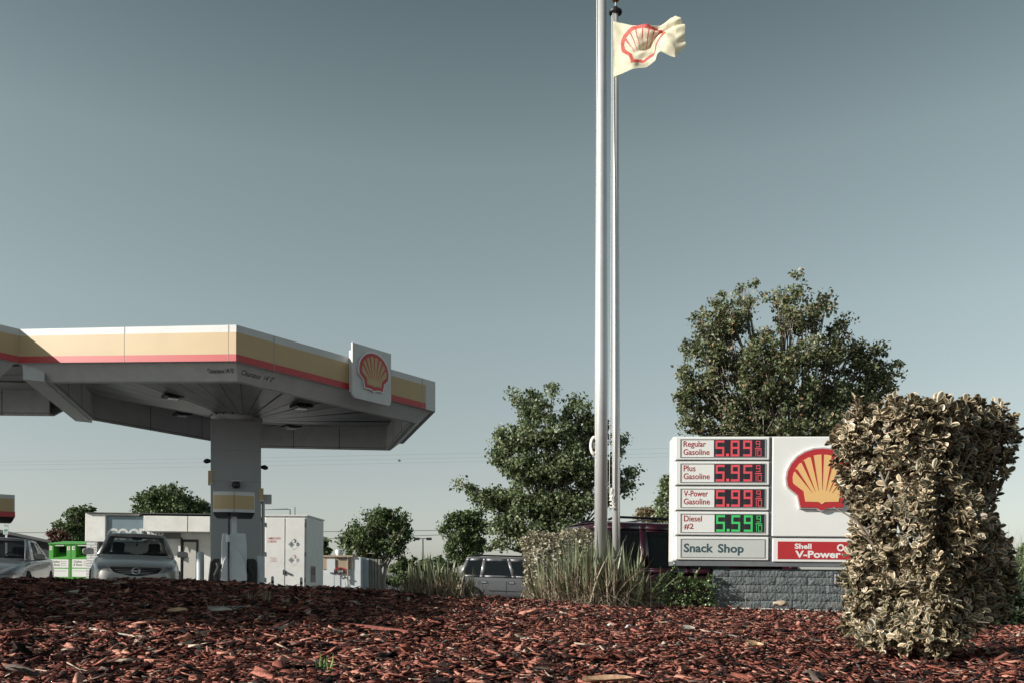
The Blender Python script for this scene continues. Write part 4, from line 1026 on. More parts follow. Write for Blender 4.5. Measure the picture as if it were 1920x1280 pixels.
def sedan(name, label, loc, heading, paint, scale=1.0, tilt=0.0):
    """local +x is the front"""
    root = thing(name, label, 'car', loc, (0, 0, 0))
    root.rotation_euler = (Matrix.Rotation(tilt, 4, 'Y') @ Matrix.Rotation(heading, 4, 'Z')).to_euler()
    st = [(2.42, .50, .36, .52, .01), (2.38, .66, .26, .62, .02), (2.22, .80, .20, .70, .03), (1.9, .87, .19, .775, .04), (1.5, .895, .19, .835, .045), (1.0, .90, .19, .905, .04),
          (.3, .905, .19, .925, .02), (-.8, .905, .19, .945, .02), (-1.6, .895, .19, .965, .03), (-2.0, .865, .2, .985, .03), (-2.3, .80, .26, .97, .02), (-2.38, .72, .36, .90, .01)]
    wl = [(1.48, .80), (1.48, -.80), (-1.30, .80), (-1.30, -.80)]
    body, bvh = loft(st, wl, .355, paint, root)
    for x, y in wl: wheel(root, x, y, .315, .20, -1 if y > 0 else 1)
    MB().box(-1.9, 1.9, -.66, .66, .22, .30).build('underbody', M_trim, root)
    cabin(root, paint, (1.10, -1.80, .79, .74), (.22, -1.02, .60, .57), (.895, .955), (1.395, 1.385), .045,
          [(.045, .955, .06, .93)], [(.08, .92, .12, .92)], [(.20, .47, .09, .90), (.495, .76, .09, .90)], G_clear, G_clear, G_mid)
    it = MB(); seat(it, .05, .38); seat(it, .05, -.38); it.box(-.95, -.85, -.62, .62, .5, .98); it.box(.75, .95, -.70, .70, .6, .93)
    for y in (-.4, .4): it.box(-1.0, -.93, y - .13, y + .13, .98, 1.12)
    it.build('seats', M_int, root, bevel=.03)
    sw = MB(); sw.tube([(.58 + .03 * math.sin(a), .38 + .18 * math.cos(a), .92 + .17 * math.sin(a)) for a in np.linspace(0, 6.283, 20)], .014, 6); sw.build('steering_wheel', M_trim, root)
    b = MB().box(.30, .34, -.11, .11, 1.285, 1.345); b.build('rear_view_mirror', M_trim, root, bevel=.01)
    b = MB(); b.tube([(.34, 0, 1.28), (.34, 0, 1.20)], .004, 5); b.lathe([(.003, .03), (.02, .015), (.02, -.015), (.003, -.03)], 8, 0, Matrix.Translation((.34, 0, 1.18))); b.build('hanging_trinket', M_trim, root)
    for s in (1, -1): mirror(root, .72, s * .86, .985, s, paint)
    return root, body, bvh
P_sil = paintm('silver_paint', (.44, .42, .40), .35, .36, .4); P_gry = paintm('grey_paint', (.20, .205, .215), .6, .32)
# silver sedan facing the camera
nx_, nY = X(253, 17.6 + 2.3), 17.6 + 2.3
vx, vy = -X(253, 1.0), -1.0; hd = math.atan2(vy, vx)
ctr = Vector((X(253, nY), nY, Zz(1060, 17.7) - .665))
ns, nb, bvh = sedan('parked_sedan', 'silver sedan seen head on with a round chrome badge, beside the white brick wall', ctr, hd, P_sil, tilt=.035)
for s in (1, -1):
    hl = decal(bvh, [(s * .50, .575), (s * .60, .60), (s * .79, .615), (s * .835, .66), (s * .80, .765), (s * .70, .80), (s * .62, .745)], 'x', M_hl, 'headlight', ns, .008)
    decal(bvh, [(s * .71, .70), (s * .80, .71), (s * .78, .775), (s * .70, .79), (s * .64, .755)], 'x', M_amb, 'indicator', hl, .012, 2)
    decal(bvh, [(s * .52, .27), (s * .70, .29), (s * .70, .36), (s * .55, .37)], 'x', M_trim, 'fog_light_recess', ns, .006, 3)
gr = decal(bvh, [(-.44, .67), (.44, .67), (.50, .655), (.42, .56), (.22, .515), (.1, .49), (-.1, .49), (-.22, .515), (-.42, .56), (-.50, .655)], 'x', M_trim, 'grille', ns, .010, 4)
for z in (.54, .575, .61, .645):
    w = .2 + (z - .5) * 1.8
    decal(bvh, [(-w, z), (w, z), (w, z + .006), (-w, z + .006)], 'x', M_rim, 'grille_slat', gr, .014, 3)
hx = bvh.ray_cast(Vector((6, 0, .60)), Vector((-1, 0, 0)))[0].x
T = Matrix.Translation((hx + .03, 0, .595)) @ Matrix.Rotation(math.pi / 2, 4, 'Y')
b = MB(); b.tube([(T @ Vector((.062 * math.cos(a), .075 * math.sin(a), 0))) for a in np.linspace(0, 6.283, 24)], .011, 8); b.box(hx + .025, hx + .045, -.085, .085, .58, .61); b.build('badge', M_chr, gr)
decal(bvh, [(-.36, .27), (.36, .27), (.42, .36), (-.42, .36)], 'x', M_trim, 'lower_intake', ns, .006, 3)
MB().box(hx + .02, hx + .035, -.15, .15, .38, .46).build('number_plate', M_lab, ns)
for s in (1, -1):
    b = MB(); b.tube([(1.08, s * .03, .93), (.80, s * .42, 1.03)], .008, 6); b.build('wiper', M_trim, ns)
    for (x, z0, z1) in ((.98, .25, .86), (.02, .25, .90), (-.95, .45, .9)): decal(bvh, [(x, z0), (x + .012, z0), (x + .012, z1), (x, z1)], 'y' if s > 0 else '-y', M_trim, 'door_seam', ns, .003, 3)
# grey sedan at the left edge, three-quarter view
ghd = math.atan2(-.94, .33)
fr_w = Vector((X(46, 19.6), 19.6, 0)); dirv = Vector((.33, -.94, 0)).normalized(); side = Vector((-dirv.y, dirv.x, 0))
gc = fr_w - dirv * 1.48 - side * .80 * (1 if side.x > 0 else -1)
gc.z = Zz(1007, 20.6) - 1.43
gs_, gb, gbvh = sedan('parked_sedan', 'grey sedan cut by the left edge, parked at an angle before the green bins', gc, ghd, P_gry, tilt=.02)
for s in (1, -1):
    decal(gbvh, [(s * .42, .60), (s * .62, .57), (s * .84, .62), (s * .82, .74), (s * .66, .76), (s * .5, .68)], 'x', M_hl, 'headlight', gs_, .008)
decal(gbvh, [(-.34, .66), (.34, .66), (.28, .53), (-.28, .53)], 'x', M_trim, 'grille', gs_, .008)
sd_ = 'y' if side.x > 0 else '-y'
for (x, z0, z1) in ((1.02, .25, .86), (-.02, .25, .90), (-.98, .45, .9)): decal(gbvh, [(x, z0), (x + .014, z0), (x + .014, z1), (x, z1)], sd_, M_trim, 'door_seam', gs_, .003, 3)
for x in (.15, -.85):
    d = decal(gbvh, [(x, .76), (x + .17, .765), (x + .17, .795), (x, .79)], sd_, M_chr, 'door_handle', gs_, .02, 2)

def suv(name, label, loc, heading, paint, L=5.1, H=1.9, ro=1.15, glass=None, tilt=0.0, w=1.0, scale=1.0, wheelr=.38, sides=None, rear_rake=.16):
    root = thing(name, label, 'car', loc); root.rotation_euler = (Matrix.Rotation(tilt, 4, 'Y') @ Matrix.Rotation(heading, 4, 'Z')).to_euler()
    # x=0 at the rear bumper, front at +L
    zb = .38; belt = H * .625
    st = [(.0, .80 * w, .50, belt - .22, .0), (.06, .88 * w, .42, belt - .08, .0), (.22, .955 * w, zb, belt - .01, .0), (.8, .985 * w, zb, belt, .0), (2.0, 1.0 * w, zb, belt, .0), (3.2, 1.0 * w, zb, belt, .0), (L - 1.25, .985 * w, zb, belt - .03, .03),
          (L - .6, .96 * w, zb, belt - .08, .04), (L - .18, .92 * w, .40, belt - .14, .03), (L - .03, .84 * w, .46, belt - .26, .02), (L, .76 * w, .52, belt - .36, .0)]
    wl = [(ro, .88 * w), (ro, -.88 * w), (L - .95, .88 * w), (L - .95, -.88 * w)]
    body, bvh = loft(st, wl, wheelr * 1.16, paint, root, tumble=.985)
    for x, y in wl: wheel(root, x, y, wheelr, .25, -1 if y > 0 else 1)
    MB().box(.3, L - .3, -.7, .7, .34, .5).build('underbody', M_trim, root)
    cabin(root, paint, (L - 1.35, .10, .93 * w, .90 * w), (L - 2.05, rear_rake + .1, .78 * w, .76 * w), belt - .03, H - .07, .07,
          [(.05, .95, .08, .92)], [(.07, .93, .12, .90)], sides or [(.33, .55, .10, .86), (.575, .765, .10, .86), (.80, .965, .10, .86)], G_tint, G_tint, glass or G_tint, wsb=.08)
    it = MB(); seat(it, L - 2.4, .4); seat(it, L - 2.4, -.4); it.box(1.5, 1.62, -.7, .7, .5, 1.3); it.build('seats', M_int, root)
    for s in (1, -1):
        mirror(root, L - 1.75, s * .95 * w, belt + .10, s, paint)
        r = MB(); r.tube([(.5, s * .62 * w, H + .0), (.6, s * .62 * w, H + .045), (L - 2.6, s * .62 * w, H + .045), (L - 2.45, s * .62 * w, H)], .018, 8); r.build('roof_rail', M_trim, root)
    for x in (1.2, 2.2): MB().box(x, x + .06, -.62 * w, .62 * w, H + .03, H + .05).build('roof_crossbar', M_trim, root)
    return root, body, bvh, belt
# silver suv, side on, rear to the left
Ys = 30.5; sc_ = FP / Ys
P_slv = paintm('pewter_paint', (.17, .17, .18), .35, .45, .15)
rt, rb_, rbvh, belt = suv('parked_suv', 'silver grey station wagon seen side on behind the left grass clump', (X(852, Ys), Ys + .95, Zz(1038.5, Ys) - 1.93), 0.0, P_slv, L=5.3, H=1.9, ro=(882 - 850) / sc_, tilt=.03,
                         sides=[(.30, .46, .10, .86), (.50, .755, .10, .86), (.80, .955, .10, .86)], rear_rake=.30)
def body_lines(root, bvh, ax_, doors, belt, ro, chrome=True):
    for x in doors: decal(bvh, [(x, .48), (x + .016, .48), (x + .016, belt - .05), (x, belt - .05)], ax_, M_trim, 'door_seam', root, .004, 4)
    for x in doors[:2]:
        decal(bvh, [(x + .07, belt - .26), (x + .30, belt - .26), (x + .30, belt - .17), (x + .07, belt - .17)], ax_, M_trim, 'handle_recess', root, .006, 2)
        decal(bvh, [(x + .09, belt - .225), (x + .28, belt - .225), (x + .28, belt - .195), (x + .09, belt - .195)], ax_, M_chr, 'door_handle', root, .03, 2)
    if chrome: decal(bvh, [(ro + .6, .66), (4.0, .66), (4.0, .69), (ro + .6, .69)], ax_, M_chr, 'chrome_strip', root, .01, 6)
body_lines(rt, rbvh, '-y', [(896 - 852) / sc_, (948 - 852) / sc_, (1002 - 852) / sc_], belt, .6)
# maroon suv
P_mar = paintm('maroon_paint', (.030, .004, .012), .2, .3)
rc_ = Vector((.98, 12.05, 0)); hdg = math.radians(15.5)
dv = Vector((math.cos(hdg), math.sin(hdg), 0)); sv = Vector((-dv.y, dv.x, 0))
mc = rc_ + sv * .95; mc.z = Zz(966, 12.6) - 2.02
ms, mb_, mbvh, belt = suv('parked_suv', 'maroon sport utility vehicle behind the flagpoles and the price sign', mc, hdg, P_mar, L=5.0, H=1.97, ro=1.05, tilt=.02, sides=[(.36, .54, .10, .86), (.575, .735, .10, .86), (.775, .965, .08, .88)], rear_rake=.22, wheelr=.40, glass=glassmat('dark_teal_glass', (.10, .12, .13), .55))
body_lines(ms, mbvh, '-y', [.98, 1.95, 3.0], belt, .9, False)
for s in (1, -1):
    decal(mbvh, [(s * .70, .75), (s * .88, .75), (s * .88, 1.15), (s * .74, 1.15)], '-x', M_red, 'tail_light', ms, .008, 3)
decal(mbvh, [(-.3, .7), (.3, .7), (.3, .85), (-.3, .85)], '-x', M_lab, 'number_plate', ms, .01, 2)

# ------------------------------------------------------------------ vegetation
M_bark = mat('bark', (.20, .165, .135), .9, noise=(8, .4), bump=(25, .8, .02)); M_palebark = mat('pale_bark', (.46, .38, .33), .85, noise=(6, .3), bump=(20, .5))
LM_sweet = islemat('sweetgum_leaf', [(.045, .065, .028, 0), (.095, .13, .052, .3), (.15, .19, .08, .6), (.21, .25, .13, .85), (.29, .32, .20, 1)], .45, .26, .5)
LM_sweet2 = islemat('turning_leaf', [(.05, .065, .032, 0), (.11, .135, .06, .35), (.17, .20, .09, .74), (.27, .25, .15, .92), (.44, .22, .15, 1)], .45, .28, .5)
LM_far = islemat('far_leaf', [(.04, .06, .024, 0), (.085, .125, .045, .5), (.16, .21, .09, 1)], .55, .2, .3)
LM_tan = islemat('tan_leaf', [(.10, .09, .05, 0), (.24, .19, .11, .5), (.36, .28, .18, 1)], .6, .2, .3)
LM_redl = islemat('plum_leaf', [(.07, .035, .03, 0), (.18, .07, .055, .5), (.10, .10, .05, 1)], .6, .2, .3)
def crown_leaves(lobes, Y, nleaf, size, spread=.30, depth=1.0, clus=60, seed=1, up=.35, flat=1.0):
    r = np.random.default_rng(seed); s = Y / FP; pos = []; cc = []
    wts = np.array([a * b_ for _, _, a, b_ in lobes], float); wts /= wts.sum()
    cx_all = np.mean([l[0] for l in lobes])
    half = (max(l[0] + l[2] for l in lobes) - min(l[0] - l[2] for l in lobes)) / 2 * s * depth
    for (px, py, rx, ry), w in zip(lobes, wts):
        nc = max(2, int(round(nleaf * w / clus)))
        # lobes near the middle reach further back and forward
        rd = math.sqrt(max(.15, 1 - ((px - cx_all) * s / (half + 1e-6)) ** 2)) * half
        v = r.normal(size=(nc, 3)); v /= np.linalg.norm(v, axis=1, keepdims=True)
        rad = r.random(nc) ** .45
        c = np.stack([(px - 960 + v[:, 0] * rx * rad) * s, Y + v[:, 1] * rad * max(rx * s * 1.1, rd * .9), (HZ - py + v[:, 2] * ry * rad) * s], 1)
        cc.append(c)
    cc = np.concatenate(cc); per = max(6, int(nleaf / len(cc)))
    cr = np.abs(r.normal(.8, .3, len(cc))) * spread
    off = r.normal(size=(len(cc), per, 3)); off /= np.linalg.norm(off, axis=2, keepdims=True); off *= (r.random((len(cc), per, 1)) ** .5)
    off *= cr[:, None, None] * np.array([1, 1, .75 * flat]); p = (cc[:, None, :] + off).reshape(-1, 3)
    nrm = off.reshape(-1, 3) / (np.linalg.norm(off.reshape(-1, 3), axis=1, keepdims=True) + 1e-9) * .8 + r.normal(size=p.shape) * .6 + np.array([0, 0, up])
    d = r.normal(size=p.shape); d[:, 2] -= .5
    R = basis(d, nrm); sz = size * r.uniform(.6, 1.3, len(p))
    return p, R, sz, cc
def tree(label, trunk_px, Yb, lobes, nleaf, size, lm, bark=None, name='tree', depth=.85, spread=None, seed=1, tr=.16, fork=.35, multi=1, gz=None, cat='tree', group=None, limbs=True, clus=60):
    s = Yb / FP; bark = bark or M_bark
    base = Vector((X(trunk_px, Yb), Yb, gz if gz is not None else float(lot_z(X(trunk_px, Yb), Yb)) - .05))
    t = thing(name, label, cat, base, group=group)
    sp = spread or .30 * (Yb / 30)
    p, R, sz, cc = crown_leaves(lobes, Yb, nleaf, size, sp, depth, clus, seed)
    V, F = scatter(LEAF_T, LEAF_F, p, R, sz)
    raw('crown', V, F, lm, parent=t, world=True)
    rnd = random.Random(seed); mb = MB(); cen = Vector(cc.mean(axis=0)); zmin = cc[:, 2].min()
    for m in range(multi):
        b0 = base + Vector((rnd.uniform(-.12, .12) * (multi > 1), 0, 0)); topc = cen.copy(); topc.z = cen.z + (cc[:, 2].max() - cen.z) * .55
        topc.x += (m - (multi - 1) / 2) * 1.1 * (multi > 1); k = [b0]
        for i in range(1, 7):
            f = i / 6; k.append(b0.lerp(topc, f) + Vector((rnd.uniform(-1, 1), rnd.uniform(-1, 1), 0)) * .05 * (topc.z - base.z) * .5 * (f < 1))
        mb.tube(k, [tr * (1 - .82 * i / 6) for i in range(7)], 10)
        if limbs:
            for (px, py, rx, ry) in lobes:
                c = Vector((X(px, Yb), Yb + rnd.uniform(-1, 1) * rx * s * .8, Zz(py, Yb)))
                j = rnd.choice([2, 3, 3, 4]); st = k[j]
                if st.z > c.z: st = k[1].lerp(k[2], rnd.random())
                md = st.lerp(c, .5) + Vector((rnd.uniform(-.2, .2), rnd.uniform(-.2, .2), -.12 * (c - st).length))
                mb.tube([st, md, c], [tr * .36, tr * .24, tr * .07], 7)
                for _ in range(4):
                    e = c + Vector((rnd.uniform(-1, 1) * rx * s, rnd.uniform(-1, 1) * rx * s, rnd.uniform(-.6, 1) * ry * s))
                    st2 = md.lerp(c, rnd.uniform(.2, 1)); m2 = st2.lerp(e, .5) + Vector((0, 0, .06)); mb.tube([st2, m2, e], [tr * .13, tr * .09, tr * .03], 5, cap=False)
    mb.build('trunk', bark, t, world=True, smooth=True)
    return t
big_r = [(1345, 564, 10, 16), (1352, 590, 18, 22), (1396, 545, 10, 14), (1396, 578, 14, 24), (1468, 545, 20, 12), (1472, 575, 22, 26), (1482, 604, 28, 24), (1312, 598, 12, 14), (1330, 625, 26, 22),
         (1372, 618, 32, 30), (1420, 655, 36, 26), (1535, 578, 20, 12), (1520, 600, 26, 20), (1575, 612, 16, 12), (1560, 640, 26, 18), (1300, 650, 18, 18), (1340, 670, 34, 30), (1390, 690, 42, 34), (1450, 690, 42, 34),
         (1505, 670, 36, 30), (1550, 680, 34, 28), (1600, 655, 22, 20), (1610, 690, 26, 26), (1640, 668, 18, 18), (1660, 695, 22, 24), (1640, 725, 30, 26), (1285, 700, 16, 16), (1320, 720, 34, 28), (1285, 745, 20, 26), (1340, 760, 44, 34),
         (1420, 745, 50, 38), (1490, 740, 46, 34), (1560, 745, 46, 34), (1610, 745, 34, 30), (1300, 790, 30, 22), (1370, 805, 50, 30), (1450, 800, 54, 36), (1540, 800, 54, 36), (1610, 790, 40, 34), (1400, 850, 60, 36), (1500, 850, 60, 36), (1590, 850, 50, 36)]
tree('broad green tree turning red at the tips, rising behind the price sign', 1470, 24.0, big_r, 58000, .098, LM_sweet2, seed=11, spread=.25, tr=.12, clus=40, depth=.6, multi=2)
big_l = [(965, 745, 14, 6), (985, 752, 12, 9), (1035, 738, 7, 14), (1020, 752, 14, 9), (1000, 745, 6, 14), (1000, 775, 30, 20), (1075, 752, 12, 9), (1080, 775, 24, 22), (1100, 795, 18, 22), (940, 815, 16, 16), (945, 850, 24, 26), (990, 820, 36, 34),
         (1040, 815, 32, 34), (1080, 830, 32, 34), (1125, 810, 14, 20), (985, 880, 46, 36), (1045, 880, 44, 36), (1100, 880, 36, 36), (862, 906, 8, 5), (882, 917, 14, 9), (905, 932, 18, 14), (930, 935, 28, 26), (965, 945, 36, 34), (1020, 945, 42, 36), (1080, 940, 40, 34),
         (945, 985, 28, 22), (1000, 995, 44, 30), (1060, 990, 42, 30), (930, 1020, 22, 9), (975, 1020, 24, 14), (1140, 880, 22, 26), (1160, 905, 14, 16), (1185, 885, 14, 8), (1178, 912, 10, 10), (1168, 825, 7, 9), (1165, 845, 6, 5), (1140, 930, 22, 18)]
tree('tall deep green tree rising behind the flagpoles and the silver grey wagon', 1030, 34.0, big_l, 44000, .135, LM_sweet, seed=12, spread=.40, tr=.2, clus=50, depth=.6)
tree('round green tree with pale forked trunks right of the small building', 722, 46.0, [(700, 975, 26, 18), (738, 972, 26, 20), (712, 958, 12, 8), (668, 1000, 24, 20), (650, 1015, 12, 14), (700, 1010, 36, 26), (745, 1005, 24, 26), (680, 1035, 34, 18), (730, 1035, 28, 14), (755, 985, 12, 22)], 13000, .15, LM_far, M_palebark, seed=13, tr=.13, multi=2, spread=.42, depth=.7)
tree('olive green tree behind the left grass clump, beside the tall deep green tree', 868, 42.0, [(850, 975, 16, 14), (875, 965, 20, 16), (895, 975, 16, 20), (835, 990, 10, 8), (862, 1005, 26, 24), (890, 1010, 22, 26), (850, 1035, 16, 18), (880, 1040, 24, 20)], 9000, .14, LM_far, seed=14, tr=.12, spread=.36, depth=.7)
tree('small dark tree between the white shop roof and the canopy column', 320, 60.0, [(275, 935, 20, 16), (308, 922, 20, 14), (335, 935, 18, 20), (300, 950, 40, 20), (350, 955, 26, 18), (378, 950, 16, 14), (385, 965, 14, 14), (265, 958, 14, 12)], 9000, .22, LM_far, seed=15, tr=.2, spread=.5)
tree('slim dark green tree left of the white shop end wall', 145, 55.0, [(135, 960, 10, 10), (150, 965, 16, 14), (168, 955, 9, 7), (145, 985, 20, 20), (120, 985, 12, 8), (155, 1005, 20, 16), (132, 1005, 14, 14)], 6500, .18, LM_far, seed=16, tr=.16, spread=.42)
tree('small plum leaved tree above the dark roof', 105, 50.0, [(100, 1000, 9, 7), (115, 1002, 14, 8), (108, 1010, 18, 8)], 2500, .15, LM_redl, seed=17, tr=.08, spread=.3)
tree('dark green tree showing left of the price sign', 1252, 40.0, [(1250, 905, 14, 14), (1246, 935, 14, 16), (1262, 925, 22, 24), (1250, 960, 18, 14), (1280, 900, 20, 20), (1290, 940, 30, 30)], 6000, .15, LM_sweet, seed=18, tr=.12, spread=.35)
tree('tan dry crowned tree over the maroon vehicle roof', 1215, 55.0, [(1200, 962, 12, 6), (1215, 956, 14, 7), (1232, 958, 14, 8), (1248, 968, 12, 8), (1218, 970, 24, 8)], 3200, .16, LM_tan, seed=19, tr=.12, spread=.35)
tree('dark tree slice between the cabinet and the small building', 609, 52.0, [(607, 1015, 6, 9), (612, 1032, 9, 9), (600, 1028, 8, 12)], 1800, .16, LM_far, seed=20, tr=.1, spread=.3)
for i, (a, lab, lb, lm_) in enumerate(((757, 'rounded olive bush between the pale trunked tree and the grass clump', [(752, 1058, 14, 14), (770, 1060, 16, 16), (740, 1068, 10, 12), (760, 1080, 26, 16)], LM_far),
                                 (815, 'low hedge tree behind the left grass clump', [(800, 1058, 18, 12), (825, 1052, 14, 10), (840, 1060, 18, 16), (815, 1075, 30, 14)], LM_far),
                                 (700, 'low green shrub at the foot of the pale trunked tree', [(695, 1085, 12, 8), (715, 1088, 14, 6), (740, 1090, 16, 6)], LM_far),
                                 (1000, 'long dark shrub mass beyond the wagon', [(960, 1070, 40, 14), (1040, 1065, 50, 16), (1120, 1060, 50, 18), (1200, 1065, 50, 16)], LM_sweet))):
    tree(lab, a, 50.0 + i, lb, 3200, .16, lm_, name='shrub', seed=30 + i, tr=.05, spread=.32, limbs=False, cat='shrub')
# right edge trees and backdrop
tree('distant dark tree by the right edge of the photo', 1925, 40.0, [(1915, 1045, 14, 16), (1930, 1030, 16, 18), (1905, 1060, 14, 14), (1940, 1060, 30, 20)], 3000, .16, LM_sweet, seed=41, tr=.12, spread=.34)

# strappy plants ------------------------------------------------------
LM_flax = islemat('flax_blade', [(.07, .09, .045, 0), (.14, .165, .085, .4), (.22, .25, .14, .75), (.32, .33, .21, 1)], .45, .12, .5)
LM_dry = islemat('dry_blade', [(.14, .10, .07, 0), (.30, .24, .17, .5), (.46, .40, .31, 1)], .75, .1, .2)
def blades(base, n, hgt, rad, lean, width, seed, droop=.25, jitter=1.0, segs=6, hvar=.35):
    r = np.random.default_rng(seed)
    az_ = r.random(n) * 6.283; ln = np.abs(r.normal(0, 1, n)).clip(0, 2) * lean; H = hgt * r.uniform(1 - hvar, 1, n) * (1 - .18 * (ln / (2 * lean + 1e-6)))
    b0 = np.stack([r.normal(0, rad, n) + 0 * az_, r.normal(0, rad * .6, n), np.zeros(n)], 1); b0[:, 0] += np.cos(az_) * rad * .5
    f = np.linspace(0, 1, segs + 1)
    V = []; prof = np.minimum(1, (1 - f) * 2.2 + .02) * np.minimum(1, .55 + f * 2)
    side = np.stack([-np.sin(az_ + r.normal(0, .5, n)), np.cos(az_ + r.normal(0, .5, n)), np.zeros(n)], 1)
    out_ = np.stack([np.cos(az_), np.sin(az_), np.zeros(n)], 1)
    wv = width * r.uniform(.6, 1.2, n)
    for k, t in enumerate(f):
        ang = ln * (.7 + droop * t * 1.6)
        p = b0 + out_ * (H * t * np.sin(ang))[:, None]; p[:, 2] += H * t * np.cos(ang)
        w = (wv * prof[k] / 2)[:, None]
        V.append(np.stack([p - side * w, p + out_ * w * .45, p + side * w], 1))
    V = np.stack(V, 1)              # n, segs+1, 3, 3
    V = V.reshape(n, -1, 3) + np.array(base)[None, None, :]
    tf = []
    for k in range(segs):
        for j in range(2): a = k * 3 + j; tf.append((a, a + 1, a + 4, a + 3))
    tf = np.array(tf); F = (tf[None] + (np.arange(n) * (segs + 1) * 3)[:, None, None]).reshape(-1, 4)
    return V.reshape(-1, 3), F
def merge(parts):
    Vs, Fs, k = [], [], 0
    for V, F in parts: Vs.append(V); Fs.append(F + k); k += len(V)
    return np.concatenate(Vs), np.concatenate(Fs)
def flax(label, px, Y, spread_px, hgt, n, seed, drybias=0, name='flax_plant', lean=.38, group='strappy grass clumps in the bed'):
    x = X(px, Y); z = float(bed_z(x, Y)) - .02
    t = thing(name, label, 'plant', (x, Y, z), group=group)
    w = spread_px / FP * Y; r = random.Random(seed); parts = []; dry = []
    for i in range(9):
        ox = (i / 8 - .5) * w * .72; hh = hgt * (1 - .35 * abs(i / 8 - .5) * 2)
        parts.append(blades((x + ox, Y + r.uniform(-.25, .25), z), n // 9, hh * r.uniform(.85, 1.05), .05, lean, .029, seed + i, droop=.10, hvar=.70))
        dry.append(blades((x + ox + drybias, Y + r.uniform(-.3, .2), z), n // 2, hh * .60, .10, lean * 1.9, .012, seed + 50 + i, droop=.6))
    V, F = merge(parts); raw('green_blades', V, F, LM_flax, parent=t, world=True)
    V, F = merge(dry); raw('dry_blades', V, F, LM_dry, parent=t, world=True)
    return t
flax('big strappy clump of grey green blades at the foot of the flagpoles', 1108, 9.45, 222, 1.12, 520, 101, lean=.50)
flax('smaller strappy clump left of the silver grey wagon, dry at its left side', 822, 8.2, 108, .56, 270, 131, lean=.46)
# dry blades left of small clump
V, F = merge([blades((X(775, 8.1) + i * .05, 8.0 + .05 * i, float(bed_z(-.9, 8.0)) - .03), 34, .32, .05, .75, .010, 160 + i, droop=.6) for i in range(5)])
dg_ = raw('dry_grass_tuft', V, F, LM_dry); tag(dg_, 'dry straw coloured tuft at the left foot of the smaller strappy clump', 'plant')

# leafy shrub built of twig whorls --------------------------------------
def vleaf():
    """variegated leaf: dark middle, cream margin, folded and curled. length 1 along x"""
    st = [(0, .02), (.12, .09), (.32, .20), (.56, .275), (.78, .26), (.93, .15), (1.0, .02)]
    T = []
    for x, w in st:
        zc = -.10 * x * x + .05 * x
        for a, zz in ((-1, .10), (-.62, .045), (0, 0), (.62, .045), (1, .10)):
            T.append((x, a * w, zc + zz * w * 3.2))
    F = []; mi = []
    for k in range(len(st) - 1):
        for j in range(4):
            a = k * 5 + j; F.append((a, a + 1, a + 6, a + 5)); mi.append(0 if (j in (1, 2) and 0 < k < 5) else 1)
    return np.array(T), np.array(F), np.array(mi)
VT, VF, VM = vleaf()
LM_vg = islemat('variegated_leaf_middle', [(.020, .026, .017, 0), (.055, .060, .04, .45), (.12, .11, .075, .80), (.40, .29, .19, 1)], .4, .05, .5)
LM_vc = islemat('variegated_leaf_margin', [(.13, .10, .06, 0), (.34, .26, .165, .35), (.60, .47, .31, .75), (.82, .70, .51, 1)], .45, .10, .5)
def whorls(pts, dirs, size, seed, per=(6, 9)):
    r = np.random.default_rng(seed); P_, D_, U_, S_ = [], [], [], []
    for p, d in zip(pts, dirs):
        d = d / np.linalg.norm(d); a = np.cross(d, [0.3, .1, 1.]); a /= np.linalg.norm(a); b_ = np.cross(d, a)
        n = r.integers(per[0], per[1]); ph = r.random() * 6.283
        for k in range(n):
            t = ph + k * 2.4; el = r.uniform(.15, .95); o = np.cos(t) * a + np.sin(t) * b_
            dd = o * math.cos(el) + d * math.sin(el) + r.normal(0, .15, 3)
            P_.append(p - d * r.uniform(0, .35) * size + o * .002); D_.append(dd); U_.append(d - .6 * o * 0 + r.normal(0, .15, 3)); S_.append(size * r.uniform(.42, 1.18))
    return np.array(P_), basis(np.array(D_), np.array(U_)), np.array(S_)
